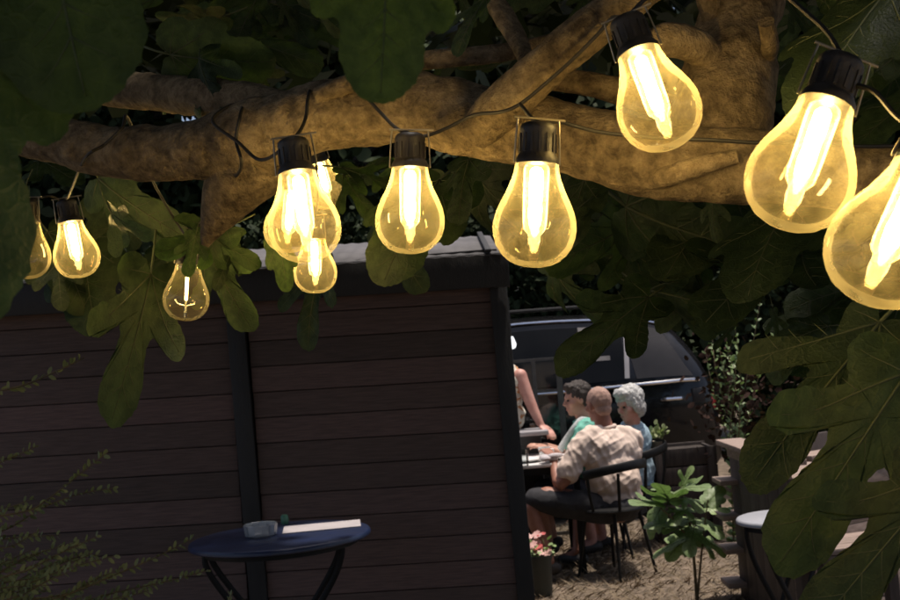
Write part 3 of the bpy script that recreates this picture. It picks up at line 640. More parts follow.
b = MB(); b.lathe([(0, 0), (0.016, 0), (0.018, 0.01), (0.018, 0.035), (0.012, 0.042), (0, 0.042)], None, 14)
o = b.build('tea_light', mat('green_glass_jar', (0.10, 0.25, 0.15), 0.3, (0.08, 0.2, 0.12), 20), None); o.location = p; tag(o, 'tiny green jar beside the glass ashtray', 'jar')

# ================================================================== arching shrub at the lower left
shrub = thing('arching_shrub', 'arching shrub with thin sprigs of tiny leaves at the lower left', 'shrub', at(-60, 640, 2.6) * 1.0)
SHB = Vector(shrub.location); SHB.z = 0; shrub.location = SHB
tiny_lv = np.array([(0, 0, 0), (0.32, 0.3, 0.05), (0.28, 0.75, 0.05), (0, 1.0, 0), (-0.28, 0.75, 0.05), (-0.32, 0.3, 0.05)]); tiny_lf = np.array([(0, 1, 2), (0, 2, 3), (0, 3, 4), (0, 4, 5)])
slim_lv = tiny_lv * np.array((0.68, 1, 1))
def sprig(parent, base, pts, r, lsize, step, leafm, stemm, name='sprig'):
    P = [Vector(q) for q in spline([tuple(p) for p in pts], 10)]
    b = MB(); b.tube(P, [r * (1 - 0.75 * i / len(P)) for i in range(len(P))], 5)
    st = b.build(name, stemm, parent, base)
    LP = []; LD = []; LN = []; LS = []
    L = sum((P[i + 1] - P[i]).length for i in range(len(P) - 1)); acc = 0; nxt = 0.0
    for i in range(len(P) - 1):
        seg = P[i + 1] - P[i]; acc += seg.length
        while nxt < acc:
            q = P[i + 1] - seg.normalized() * (acc - nxt); t = seg.normalized()
            for s in (0, 1):
                a = random.uniform(0, 6.28); o_ = t.orthogonal().normalized(); o_.rotate(Quaternion(t, a + s * math.pi))
                LP.append(q); LD.append(o_ + t * 0.7); LN.append(t * 0.3 - o_ * 0.4 + Vector((random.gauss(0, 0.5), random.gauss(-0.6, 0.5), random.gauss(0.45, 0.4)))); LS.append(lsize * random.uniform(0.7, 1.2) * (1 - 0.35 * nxt / L))
            nxt += step
    bb = np.array(base)
    me = scatter('foliage', np.array([tuple(x) for x in LP]) - bb, np.array([tuple(x) for x in LD]), np.array([tuple(x) for x in LN]), np.array(LS), slim_lv, tiny_lf)
    me.materials.append(leafm); link('foliage', me, st, kind='stuff')
    return st
SPR = [[(-40, 560), (40, 505), (108, 452)], [(-60, 590), (20, 522), (70, 497), (113, 488)], [(-70, 480), (-20, 470), (38, 446)], [(-30, 640), (80, 590), (150, 560), (190, 540)], [(0, 640), (90, 600), (165, 582), (210, 570)],
       [(-50, 600), (20, 560), (78, 542)], [(-40, 620), (50, 575), (114, 556)], [(-60, 560), (0, 540), (60, 535)], [(-20, 650), (60, 610), (130, 596)], [(-60, 540), (-10, 515), (30, 500)], [(-80, 610), (-10, 590), (50, 585)], [(60, 650), (110, 606), (150, 590)], [(180, 650), (220, 615), (233, 592)], [(-70, 530), (0, 548), (40, 530)], [(-60, 650), (0, 600), (70, 560), (100, 555)], [(-30, 640), (20, 600), (60, 600), (110, 575)]]
for k in range(24):
    x = random.uniform(-20, 125); y = random.uniform(520, 600) + 0.1 * max(0, x); SPR.append([(x - 110, y + 75), (x - 45, y + 22), (x, y)])
for i, s in enumerate(SPR):
    d = 2.15 + 0.35 * ((i * 37) % 10) / 10
    root = SHB + Vector((random.uniform(-0.05, 0.05), random.uniform(-0.05, 0.05), 0))
    first = at(*s[0], d); pts = [root, (root + first) / 2 + Vector((0, 0, 0.1)), first] + [at(x, y, d) for x, y in s[1:]]
    sprig(shrub, SHB, pts, 0.0030, 0.022, 0.011, M_SPRIG, M_STEM)
sb2 = at(-150, 420, 2.0); sb2.z = 0
vine = thing('young_climber', 'single young climber shoot reaching in from the left edge', 'climber', sb2)
sprig(vine, sb2, [sb2, at(-120, 430, 2.0), at(-40, 400, 1.95), at(20, 386, 1.9), at(55, 372, 1.88), at(84, 358, 1.86)], 0.003, 0.022, 0.016, M_SPRIG, M_STEM)

# ================================================================== people
def vox(build_fn, name, material, parent, base, voxel=0.009, smooth=6, wr=0.0, wscale=14, seed=0):
    """union of overlapping shapes -> one continuous skin"""
    b = MB(); build_fn(b)
    me = b.mesh(name); o = bpy.data.objects.new('tmp', me); COL.objects.link(o)
    md = o.modifiers.new('r', 'REMESH'); md.mode = 'VOXEL'; md.voxel_size = voxel; md.use_smooth_shade = True
    ms = o.modifiers.new('s', 'SMOOTH'); ms.iterations = smooth; ms.factor = 0.5
    dg = bpy.context.evaluated_depsgraph_get(); out = bpy.data.meshes.new_from_object(o.evaluated_get(dg))
    bpy.data.objects.remove(o); bpy.data.meshes.remove(me)
    out.name = name; n = len(out.vertices); co = np.empty(n * 3, np.float32); out.vertices.foreach_get('co', co); co = co.reshape(-1, 3)
    if wr:
        no = np.empty(n * 3, np.float32); out.vertices.foreach_get('normal', no); no = no.reshape(-1, 3)
        if wscale == 0:      # cloth: soft long creases with narrow ridges
            def fold(c):
                x, y, z = float(c[0]), float(c[1]), float(c[2])
                a1 = mnoise.noise(Vector((x * 15 + z * 7 + seed, y * 15, z * 5))); a2 = mnoise.noise(Vector((x * 9 - z * 12, y * 9 + seed, z * 9 + 4))); a3 = mnoise.noise(Vector((x * 34 + z * 16, y * 34 + seed, z * 12)))
                return max(0.0, 1 - 3.2 * abs(a1)) * 0.75 + max(0.0, 1 - 3.0 * abs(a2)) * 0.6 + 0.25 * a3 - 0.35
            disp = np.array([fold(c) for c in co])
        else: disp = np.array([mnoise.noise(Vector((c[0] * wscale + seed, c[1] * wscale, c[2] * wscale * 0.55))) + 0.5 * mnoise.noise(Vector((c[0] * wscale * 2.1, c[1] * wscale * 2.1 + seed, c[2] * wscale * 1.3))) for c in co])
        co = co + no * (disp * wr)[:, None]
    co = co - np.array(base, dtype=np.float32)
    out.vertices.foreach_set('co', co.astype(np.float32).ravel()); out.update()
    out.polygons.foreach_set('use_smooth', [True] * len(out.polygons))
    out.materials.clear(); out.materials.append(material)
    return link(name, out, parent)
def chain(b, pts, radii, n=4):
    rows = spline([(*p, r) for p, r in zip(pts, radii)], n)
    b.tube([Vector(q[:3]) for q in rows], [q[3] for q in rows], 14)
    b.ball(pts[0], radii[0] * 0.98, seg=14); b.ball(pts[-1], radii[-1] * 0.98, seg=14)
def head_frame(fwd):
    f = Vector(fwd).normalized(); z = Vector((0, 0, 1)); l = z.cross(f).normalized(); u = f.cross(l)
    return Matrix(((f.x, l.x, u.x), (f.y, l.y, u.y), (f.z, l.z, u.z)))
def head(b, c, R):
    """local x forward, y left, z up; head 0.235 m high"""
    P = lambda x, y, z: c + R @ Vector((x, y, z))
    b.ball(P(-0.012, 0, 0.03), (0.092, 0.074, 0.088), R); b.ball(P(0.022, 0, -0.045), (0.062, 0.055, 0.070), R)
    b.ball(P(0.055, 0, -0.088), (0.028, 0.030, 0.022), R); b.ball(P(0.066, 0, 0.022), (0.022, 0.048, 0.014), R)
    b.tube([P(0.078, 0, 0.014), P(0.094, 0, -0.012), P(0.104, 0, -0.028)], [0.008, 0.011, 0.014], 10); b.ball(P(0.090, 0.012, -0.032), 0.009); b.ball(P(0.090, -0.012, -0.032), 0.009)
    b.ball(P(0.079, 0, -0.056), (0.012, 0.024, 0.006), R); b.ball(P(0.077, 0, -0.068), (0.012, 0.021, 0.007), R)
    for s in (-1, 1):
        b.ball(P(0.045, s * 0.045, -0.02), (0.03, 0.022, 0.025), R)
        b.ball(P(-0.010, s * 0.076, -0.008), (0.019, 0.009, 0.031), R)
def hand(b, wrist, direction, up, side):
    """palm, four unequal curled fingers and a thumb leaving the side of the palm; side +1/-1 is where the thumb sits"""
    f = Vector(direction).normalized(); u = Vector(up); u = (u - f * u.dot(f)).normalized(); s = f.cross(u) * side
    P = lambda x, y, z: wrist + f * x + s * y + u * z
    b.ball(P(0.045, 0, 0), (0.048, 0.040, 0.015), Matrix(((f.x, s.x, u.x), (f.y, s.y, u.y), (f.z, s.z, u.z))))
    for i, (y, L) in enumerate(((0.030, 0.072), (0.010, 0.080), (-0.010, 0.075), (-0.029, 0.058))):
        b.tube([P(0.07, y, 0.002), P(0.085 + L * 0.35, y * 1.1, 0.006), P(0.085 + L * 0.72, y * 1.12, -0.006), P(0.085 + L * 0.92, y * 1.1, -0.024)], [0.0095, 0.009, 0.0085, 0.007], 8)
    b.tube([P(0.018, 0.030, -0.002), P(0.042, 0.056, -0.008), P(0.068, 0.066, -0.016), P(0.088, 0.064, -0.022)], [0.013, 0.011, 0.010, 0.008], 8)
def face_bits(t, base, c, R):
    P = lambda x, y, z: c + R @ Vector((x, y, z))
    for s in (-1, 1):
        b = MB(); b.ball(P(0.073, s * 0.031, 0.004), (0.010, 0.014, 0.008), R, 10, 6); b.build('eye', M_EYE, t, base)
    b = MB(); b.ball(P(0.085, 0, -0.062), (0.007, 0.022, 0.006), R, 12, 6); b.build('lips', M_LIP, t, base)
def person(label, base, J, fwd, skin, shirt, trousers, hair, hair_kind, sleeve=0.75, scale=1.0, hand_up=((0, 0, 1), (0, 0, 1)), heavy=1.0):
    base = Vector((base.x, base.y, 0)); t = thing('person', label, 'person', base)
    J = {k: at(*v) for k, v in J.items()}; R = head_frame(fwd); hc = J['head']; h = heavy
    def body(b):
        head(b, hc, R)
        chain(b, [J['chest'], J['neck'], hc + R @ Vector((-0.018, 0, -0.05))], [0.075, 0.062, 0.054])
        chain(b, [J['pelvis'], J['waist'], J['chest']], [0.12, 0.11, 0.11])
        for s in 'lr':
            chain(b, [J['sh_' + s], J['el_' + s], J['wr_' + s]], [0.052, 0.041, 0.027])
            hand(b, J['wr_' + s], J['hd_' + s] - J['wr_' + s], hand_up[0], 1 if s == 'l' else -1)
            chain(b, [J['chest'], J['sh_' + s]], [0.08, 0.055])
            chain(b, [J['hip_' + s], J['kn_' + s], J['an_' + s]], [0.088, 0.058, 0.038])
            a = J['an_' + s]; kd = (J['kn_' + s] - J['hip_' + s]); kd.z = 0; kd = kd.normalized() if kd.length > 0.05 else Vector((fwd[0], fwd[1], 0)).normalized()
            chain(b, [a, a + kd * 0.05 + Vector((0, 0, -0.035)), a + kd * 0.16 + Vector((0, 0, -0.06))], [0.038, 0.036, 0.026])
    vox(body, 'body', skin, t, base, 0.0075, 3)
    def sh(b):
        up = (J['neck'] - J['pelvis']).normalized()
        sd = (J['sh_l'] - J['sh_r']).normalized(); f = sd.cross(up).normalized(); u2 = f.cross(sd)
        Rt = Matrix(((f.x, sd.x, u2.x), (f.y, sd.y, u2.y), (f.z, sd.z, u2.z)))
        w = (J['sh_l'] - J['sh_r']).length / 2
        b.ball(J['chest'] + (J['neck'] - J['chest']) * 0.15, (0.125 * h, w * 1.0, 0.165), Rt); b.ball(J['waist'], (0.148 * h, 0.178 * h, 0.16), Rt); b.ball(J['pelvis'] + up * 0.04, (0.145 * h, 0.175 * h, 0.12), Rt)
        b.ball((J['chest'] + J['waist']) / 2, (0.13 * h, 0.165 * h, 0.15), Rt)
        for s in ('lr' if sleeve > 0 else ''):
            m_ = J['sh_' + s].lerp(J['el_' + s], sleeve)
            b.ball(J['chest'].lerp(J['sh_' + s], 0.72) - up * 0.07, 0.088 * h); b.ball(J['chest'].lerp(J['sh_' + s], 0.55), 0.105 * h)
            chain(b, [J['neck'] + Vector((0, 0, -0.035)), J['sh_' + s] + Vector((0, 0, 0.012)), m_], [0.066, 0.068, 0.078])
    vox(sh, 'shirt', shirt, t, base, 0.008, 6, 0.0105, 0, seed=base.x * 9)
    if sleeve > 0:
        nk = (hc + R @ Vector((-0.018, 0, -0.05)) - J['neck']).normalized(); q = nk.to_track_quat('Z', 'Y'); cc = J['neck'] + nk * 0.022
        b = MB(); b.tube([cc + q @ Vector((0.073 * math.cos(a), 0.073 * math.sin(a), 0)) for a in [k * math.pi / 12 for k in range(25)]], 0.011, 8, cap=False); b.build('collar', shirt, t, base)
    def tr(b):
        b.ball(J['pelvis'], (0.155 * h, 0.165 * h, 0.11))
        for s in 'lr': chain(b, [J['pelvis'].lerp(J['hip_' + s], 0.8), J['hip_' + s].lerp(J['kn_' + s], 0.5), J['hip_' + s].lerp(J['kn_' + s], 0.97)], [0.108, 0.098, 0.078])
    vox(tr, 'shorts', trousers, t, base, 0.010, 5, 0.008, 14)
    for s in 'lr':
        a = J['an_' + s]; kd = (J['kn_' + s] - J['hip_' + s]); kd.z = 0; kd = kd.normalized() if kd.length > 0.05 else Vector((fwd[0], fwd[1], 0)).normalized()
        def shoe(b):
            chain(b, [a + Vector((0, 0, -0.05)) - kd * 0.04, a + kd * 0.06 + Vector((0, 0, -0.055)), a + kd * 0.17 + Vector((0, 0, -0.068))], [0.042, 0.042, 0.030])
        vox(shoe, 'shoe', M_SHOE, t, base, 0.008, 3)
    P = lambda x, y, z: hc + R @ Vector((x, y, z))
    def hr(b):
        if hair_kind == 'crop':
            b.ball(P(-0.017, 0, 0.034), (0.091, 0.077, 0.088), R); b.ball(P(-0.050, 0, -0.03), (0.048, 0.060, 0.05), R)
        elif hair_kind == 'short':
            b.ball(P(-0.022, 0, 0.044), (0.095, 0.084, 0.090), R); b.ball(P(-0.055, 0, -0.025), (0.055, 0.070, 0.07), R); b.ball(P(0.045, 0.01, 0.095), (0.04, 0.055, 0.03), R)
            for s in (-1, 1): b.ball(P(-0.02, s * 0.066, 0.01), (0.03, 0.018, 0.045), R)
        else:
            b.ball(P(-0.026, 0, 0.048), (0.105, 0.098, 0.100), R); b.ball(P(-0.055, 0, -0.03), (0.068, 0.085, 0.085), R); b.ball(P(0.048, 0.0, 0.098), (0.045, 0.070, 0.038), R)
            for s in (-1, 1): b.ball(P(-0.015, s * 0.080, 0.0), (0.045, 0.025, 0.065), R)
    vox(hr, 'hair', hair, t, base, 0.006, 3, 0.003 if hair_kind == 'crop' else 0.009, 45)
    face_bits(t, base, hc, R)
    return t, base, J

# man in the beige shirt, back to the camera
man, mbase, MJ = person('man in beige T-shirt with cropped grey hair, seated with his back turned', at(617, 505, 7.9), dict(
    head=(598, 405, 7.97), neck=(605, 431, 7.95), chest=(609, 455, 7.92), waist=(614, 482, 7.9), pelvis=(617, 505, 7.9),
    sh_l=(586, 441, 7.83), sh_r=(632, 440, 8.0), el_l=(561, 484, 7.78), wr_l=(553, 456, 8.0), hd_l=(545, 450, 8.1), el_r=(626, 478, 8.28), wr_r=(588, 458, 8.36), hd_r=(572, 456, 8.36),
    hip_l=(606, 509, 7.83), kn_l=(534, 499, 7.82), an_l=(549, 561, 7.78), hip_r=(627, 508, 8.0), kn_r=(585, 500, 8.32), an_r=(578, 551, 8.2)),
    (-0.55, 0.83, -0.05), M_SKIN2, M_BEIGE, M_BLACKCLOTH, M_STUBBLE, 'crop', 0.72, heavy=1.08)
# woman in mint, in profile
wom, wbase, WJ = person('dark-haired woman in mint shirt seated in profile, forearms on the table', at(598, 490, 8.5), dict(
    head=(577, 399, 8.5), neck=(585, 423, 8.5), chest=(588, 442, 8.5), waist=(594, 468, 8.5), pelvis=(598, 492, 8.5),
    sh_l=(585, 431, 8.33), sh_r=(587, 430, 8.67), el_l=(576, 456, 8.26), wr_l=(549, 449, 8.34), hd_l=(538, 447, 8.4), el_r=(570, 452, 8.7), wr_r=(545, 446, 8.58), hd_r=(534, 445, 8.52),
    hip_l=(594, 493, 8.41), kn_l=(542, 490, 8.36), an_l=(548, 541, 8.4), hip_r=(596, 492, 8.6), kn_r=(545, 489, 8.62), an_r=(552, 535, 8.62)),
    (-0.98, -0.12, -0.12), M_SKIN, M_MINT, M_NAVY, M_DKHAIR, 'short', 0.8)
# pale towel hanging from her shoulder to her lap
tw = MB(); pts = [Vector(q) for q in spline([tuple(p) for p in (at(592, 424, 8.42), at(582, 421, 8.36), at(575, 428, 8.30), at(567, 439, 8.28), at(560, 450, 8.24))], 8)]
tw.tube(pts, [0.03] * len(pts), 12, flat=0.35, flatdir=(-0.25, -1.0, 0.35)); tw.build('shoulder_towel', M_PALE, wom, wbase)
# white-haired person behind the man
per, pbase, PJ = person('white-haired person in light blue top, seated behind the man in beige', at(634, 492, 8.75), dict(
    head=(629, 405, 8.62), neck=(632, 428, 8.68), chest=(632, 446, 8.7), waist=(633, 470, 8.73), pelvis=(634, 492, 8.75),
    sh_l=(617, 439, 8.58), sh_r=(641, 436, 8.82), el_l=(608, 466, 8.47), wr_l=(590, 455, 8.5), hd_l=(580, 452, 8.52), el_r=(640, 464, 8.98), wr_r=(618, 456, 8.95), hd_r=(606, 453, 8.92),
    hip_l=(630, 494, 8.66), kn_l=(585, 490, 8.55), an_l=(592, 540, 8.58), hip_r=(636, 492, 8.84), kn_r=(596, 489, 8.8), an_r=(602, 536, 8.8)),
    (-0.82, -0.50, -0.2), M_SKIN3, M_LBLUE, M_NAVY, M_GREYHAIR, 'full', 0.8)
# person standing behind the shed corner, arm down on the counter
std, sbase, SJ = person('standing person in pale patterned sleeveless top, half hidden by the shed corner', at(500, 445, 8.9), dict(
    head=(497, 345, 8.9), neck=(499, 366, 8.9), chest=(501, 386, 8.9), waist=(502, 415, 8.9), pelvis=(502, 445, 8.9),
    sh_l=(479, 378, 9.0), sh_r=(520, 376, 8.82), el_l=(470, 412, 8.95), wr_l=(480, 440, 8.85), hd_l=(486, 448, 8.8), el_r=(531, 404, 8.78), wr_r=(541, 425, 8.74), hd_r=(546, 430, 8.70),
    hip_l=(494, 450, 8.95), kn_l=(493, 500, 8.93), an_l=(494, 545, 8.98), hip_r=(511, 449, 8.85), kn_r=(512, 498, 8.83), an_r=(513, 543, 8.88)),
    (0.35, -0.9, -0.15), M_SKIN3, M_FLORAL, M_NAVY, M_DKHAIR, 'short', 0.0)


# ================================================================== chairs
def make_chair(label, loc, yaw):
    """black metal tub chair, local +x is where the sitter looks"""
    t = thing('garden_chair', label, 'chair', loc, 'black metal chairs at the far table', yaw)
    b = MB(); b.lathe([(0, 0.452), (0.20, 0.450), (0.235, 0.445), (0.24, 0.435), (0.235, 0.425), (0, 0.42)], Matrix.Diagonal((1.0, 1.0, 1, 1)), 28); b.build('seat', M_DARKMETAL, t)
    pts = [Vector((0.27 * math.cos(a), 0.275 * math.sin(a), 0.675 + 0.05 * (-math.cos(a)) if math.cos(a) < 0 else 0.675 - 0.02 * math.cos(a))) for a in [math.radians(x) for x in range(88, 273, 8)]]
    b = MB(); b.tube(pts, 0.030, 12, flat=0.3, flatdir=(math.cos(math.radians(88)), math.sin(math.radians(88)), 0)); b.build('back_rail', M_DARKMETAL, t)
    for a in (95, 145, 215, 265):
        q = math.radians(a); b = MB(); b.tube([(0.225 * math.cos(q), 0.225 * math.sin(q), 0.43), (0.255 * math.cos(q), 0.26 * math.sin(q), 0.56), (0.268 * math.cos(q), 0.272 * math.sin(q), 0.68)], 0.012, 8); b.build('back_post', M_DARKMETAL, t)
    for a in (45, 135, 225, 315):
        q = math.radians(a); b = MB(); b.tube([(0.19 * math.cos(q), 0.19 * math.sin(q), 0.43), (0.285 * math.cos(q), 0.285 * math.sin(q), 0.0)], [0.014, 0.011], 8); b.build('leg', M_DARKMETAL, t)
    return t
pm = at(619, 505, 7.86)
ch1 = make_chair('black metal tub chair carrying the man in beige', (pm.x - 0.05, pm.y - 0.02, 0), math.atan2(0.74, -0.67)); ch1.scale = (0.88, 0.88, 1.0)
def chair_at(p, yaw, label):
    c = copy_tree(ch1); c.location = (p.x, p.y, 0); c.rotation_euler = (0, 0, yaw); c['label'] = label
chair_at(at(637, 492, 8.75), math.atan2(-0.1, -1), 'black chair under the white-haired person')
chair_at(at(599, 492, 8.5), math.pi, 'black chair under the woman in mint')

# ================================================================== dining table and what is on it
tc_ = at(512, 459, 8.3); TZ = 0.745
dt = thing('dining_table', 'white-topped garden table between the seated people', 'table', (tc_.x, tc_.y, 0)); DB = Vector((tc_.x, tc_.y, 0))
b = MB(); b.box((tc_.x, tc_.y, TZ - 0.012), (0.92, 0.78, 0.024), bev=0.005); b.build('table_top', M_WHITE, dt, DB)
b = MB(); b.box((tc_.x, tc_.y, TZ - 0.05), (0.84, 0.70, 0.05)); b.build('apron', M_DARKMETAL, dt, DB)
for sx in (-1, 1):
    for sy in (-1, 1):
        b = MB(); b.box((tc_.x + sx * 0.40, tc_.y + sy * 0.33, (TZ - 0.075) / 2), (0.04, 0.04, TZ - 0.075)); b.build('leg', M_DARKMETAL, dt, DB)
def put(name, fn, material, px, py, z, label, cat, smooth=True, group=None):
    b = MB(); fn(b); o = b.build(name, material, None, smooth=smooth); o.location = on_top(px, py, z); tag(o, label, cat, group); return o
plate = lambda b: b.lathe([(0, 0.004), (0.07, 0.004), (0.10, 0.016), (0.115, 0.02), (0.113, 0.024), (0.095, 0.02), (0.07, 0.009), (0, 0.009)], None, 24)
cup = lambda b: (b.lathe([(0, 0), (0.03, 0), (0.035, 0.01), (0.042, 0.075), (0.039, 0.075), (0.032, 0.012), (0, 0.012)], None, 20), b.tube([(0.038, 0, 0.06), (0.062, 0, 0.055), (0.062, 0, 0.03), (0.036, 0, 0.02)], 0.005, 6))
tumbler = lambda b: b.lathe([(0, 0), (0.03, 0), (0.036, 0.11), (0.033, 0.11), (0.028, 0.012), (0, 0.012)], None, 20)
put('plate', plate, M_WHITE, 527, 462, TZ + 0.001, 'white plate at the near edge of the far table', 'plate')
put('plate', plate, M_WHITE, 563, 459, TZ + 0.001, 'white plate in front of the man in beige', 'plate')
put('cup', cup, M_WHITE, 545, 458, TZ + 0.001, 'white cup between the plates on the far table', 'cup')
put('drinking_glass', tumbler, M_GLASS, 524, 466, TZ + 0.001, 'clear tumbler near the shed corner on the far table', 'glass')
def napkin(b):
    for k in range(5): b.ball((random.uniform(-0.05, 0.05), random.uniform(-0.04, 0.04), 0.02 + 0.006 * k), (random.uniform(0.03, 0.06), random.uniform(0.03, 0.05), 0.018), Matrix.Rotation(random.uniform(0, 3), 3, 'Z'), 9, 6)
put('napkin', napkin, M_PAPER, 552, 462, TZ + 0.001, 'crumpled pale napkin on the far table', 'napkin', False)

# flower pot by the shed corner
fp = at(540, 575, 7.42); FB = Vector((fp.x, fp.y, 0))
pot = thing('flower_pot', 'dark glazed pot of red and pink flowers by the shed corner', 'flower pot', FB); pot.scale = (0.85, 0.85, 0.85)
b = MB(); b.lathe([(0, 0.0), (0.075, 0.0), (0.082, 0.02), (0.092, 0.25), (0.10, 0.27), (0.10, 0.295), (0.09, 0.295), (0.085, 0.26), (0, 0.26)], None, 28); b.build('pot', M_POT, pot)
for k in range(15):
    a = random.uniform(0, 6.28); r = random.uniform(0, 0.10); c = Vector((r * math.cos(a), r * math.sin(a), 0.30 + random.uniform(0.0, 0.13)))
    b = MB(); nrm = Vector((random.gauss(0, .5), random.gauss(-.5, .4), 1)).normalized(); q = nrm.to_track_quat('Z', 'Y')
    for i in range(7):
        an = 2 * math.pi * i / 7; o2 = lambda x, y, z: c + q @ Vector((x * math.cos(an) - y * math.sin(an), x * math.sin(an) + y * math.cos(an), z))
        b.add([o2(0, 0, 0), o2(0.018, -0.012, 0.008), o2(0.036, -0.008, 0.006), o2(0.036, 0.008, 0.006), o2(0.018, 0.012, 0.008)], [(0, 1, 2, 3, 4)])
    b.build('flower', M_PETAL if k % 2 else M_PETAL2, pot)
LPn = 60; lp = np.stack([RNG.normal(0, 0.05, LPn), RNG.normal(0, 0.05, LPn), RNG.uniform(0.26, 0.38, LPn)], 1)
me = scatter('foliage', lp, RNG.normal(0, 1, (LPn, 3)), RNG.normal(0, .6, (LPn, 3)) + np.array((0, 0, 1)), RNG.uniform(0.03, 0.055, LPn), tiny_lv, tiny_lf); me.materials.append(M_SAP); link('foliage', me, pot, kind='stuff')

# ================================================================== black car parked behind the tables
CB_ = Vector((0.0, 10.9, 0))
car = thing('parked_car', 'glossy black car with chrome window trim parked behind the diners', 'car', CB_)
ST = [(-2.2, .70, .55, .66, .62, .40), (-2.1, .85, .72, .78, .80, .32), (-1.6, 1.0, .78, .92, .88, .28), (-1.0, 1.08, .80, 1.02, .90, .28), (-.35, 1.62, .62, 1.08, .90, .28), (.4, 1.74, .64, 1.09, .90, .28), (1.2, 1.73, .635, 1.10, .90, .28), (1.75, 1.66, .62, 1.11, .885, .28), (2.05, 1.36, .64, 1.10, .84, .32), (2.18, 1.02, .66, .95, .74, .42)]
def section(q):
    x, zr, wr, zb, wb, z0 = q
    h = [(0, zr), (wr * .7, zr - .012), (wr, zr - .055), ((wr + wb) / 2 + .015, (zr + zb) / 2), (wb, zb), (wb + .025, zb - .22), (wb + .01, zb - .45 if zb > .8 else zb - .2), (wb - .06, z0), (0, z0 - .02)]
    return [Vector((x, -y, z)) for y, z in h] + [Vector((x, y, z)) for y, z in reversed(h[1:-1])]
rows = spline(ST, 5); b = MB(); secs = [section(q) for q in rows]; ns = len(secs[0])
for sc_ in secs: b.v += [tuple(v) for v in sc_]
for i in range(len(secs) - 1):
    for k in range(ns):
        a_ = i * ns + k; c_ = i * ns + (k + 1) % ns; b.f.append((a_, c_, c_ + ns, a_ + ns))
b.f.append(tuple(range(ns))); b.f.append(tuple(reversed([(len(secs) - 1) * ns + k for k in range(ns)])))
b.build('body', M_GLOSSBLACK, car)
def side(x, t, off=0.006):
    """point on the camera side of the glasshouse: t = 0 at the belt line, 1 at the roof rail"""
    q = min(rows, key=lambda r: abs(r[0] - x)); i = [r[0] for r in rows].index(q[0]); j = i + (1 if x > q[0] else -1); j = max(0, min(len(rows) - 1, j)); w = 0 if i == j else (x - q[0]) / (rows[j][0] - q[0])
    q = q * (1 - w) + rows[j] * w; pb, pm, pt = (q[4], q[3]), ((q[2] + q[4]) / 2 + .015, (q[1] + q[3]) / 2), (q[2], q[1] - .055)
    y, z = (pb[0] + (pm[0] - pb[0]) * t * 2, pb[1] + (pm[1] - pb[1]) * t * 2) if t < .5 else (pm[0] + (pt[0] - pm[0]) * (t - .5) * 2, pm[1] + (pt[1] - pm[1]) * (t - .5) * 2)
    return Vector((x, -y - off, z))
M_TINT = mat('tinted_car_glass', (0.005, 0.0055, 0.006), 0.05, (0.007, 0.0075, 0.008), 5, spec=0.12)
M_TINT2 = mat('painted_reflection_glass', (0.035, 0.034, 0.036), 0.3, (0.025, 0.0245, 0.026), 5, spec=0.2)  # lighter grey in the colour stands for the pane's reflection
M_TINT3 = mat('painted_reflection_grey', (0.15, 0.14, 0.14), 0.7, (0.08, 0.075, 0.075), 14)  # pale grey for reflections painted onto the side window
M_CHROME = mat('chrome_trim', (0.80, 0.80, 0.82), 0.16, (0.74, 0.74, 0.76), 30, metal=1.0)
def glass(x0, x1, s0, s1, t0, t1, name, material, off=0.006):
    b = MB(); nx = 8
    for j in range(5):
        for i in range(nx + 1):
            t = t0 + (t1 - t0) * j / 4; u = i / nx; xx = x0 + (x1 - x0) * u + ((s0 * (1 - u) + s1 * u) * j / 4); b.v.append(tuple(side(xx, t, off)))
    for j in range(4):
        for i in range(nx): a_ = j * (nx + 1) + i; b.f.append((a_, a_ + 1, a_ + nx + 2, a_ + nx + 1))
    return b.build(name, material, car)
glass(-0.75, 0.28, 0.40, 0.0, 0.08, 0.88, 'side_window', M_TINT)
glass(0.38, 1.42, 0.0, 0.0, 0.08, 0.88, 'side_window', M_TINT)
glass(1.50, 1.98, -0.08, -0.22, 0.08, 0.88, 'quarter_window', M_TINT2)
glass(1.40, 1.44, 0.05, 0.05, 0.10, 0.86, 'pillar_trim', M_GREYPLASTIC, 0.012)
glass(1.06, 1.30, 0.0, 0.0, 0.56, 0.88, 'reflection_patch', M_TINT3, 0.010)  # pale patch and bar below are added to stand for window reflections
glass(1.10, 1.30, 0.0, 0.0, 0.36, 0.42, 'reflection_bar', M_TINT3, 0.010)
def strip(x0, x1, t, r, name, off, material):
    b = MB(); b.tube([side(x0 + (x1 - x0) * i / 20, t, off) for i in range(21)], r, 8); b.build(name, material, car)
strip(-0.95, 2.02, 0.0, 0.016, 'belt_trim', 0.010, M_CHROME); strip(-0.3, 1.85, 0.99, 0.013, 'window_top_trim', 0.012, M_CHROME)
b = MB(); b.tube([Vector((-0.2, -0.60, 1.76)), Vector((0.0, -0.60, 1.80)), Vector((1.5, -0.60, 1.79)), Vector((1.75, -0.59, 1.72))], 0.016, 8); b.build('roof_rail', M_DARKMETAL, car)
for x in (0.33, 1.46):
    b = MB(); b.box((x, -0.905, 0.72), (0.008, 0.05, 0.66)); b.build('door_seam', M_DARKMETAL, car)
for x in (0.10, 1.78):  # rear one is placed as a bright glint on the flank
    b = MB(); b.tube([(x - 0.09, -0.915, 0.965), (x - 0.06, -0.955, 0.97), (x + 0.06, -0.955, 0.97), (x + 0.09, -0.91, 0.965)], 0.017, 8); b.build('handle_glint_bar', M_CHROME, car)
b = MB(); b.box((2.0, -0.868, 0.98), (0.11, 0.03, 0.12), Matrix.Rotation(0.18, 3, 'Z'), bev=0.008); b.build('fuel_flap', M_TINT2, car)
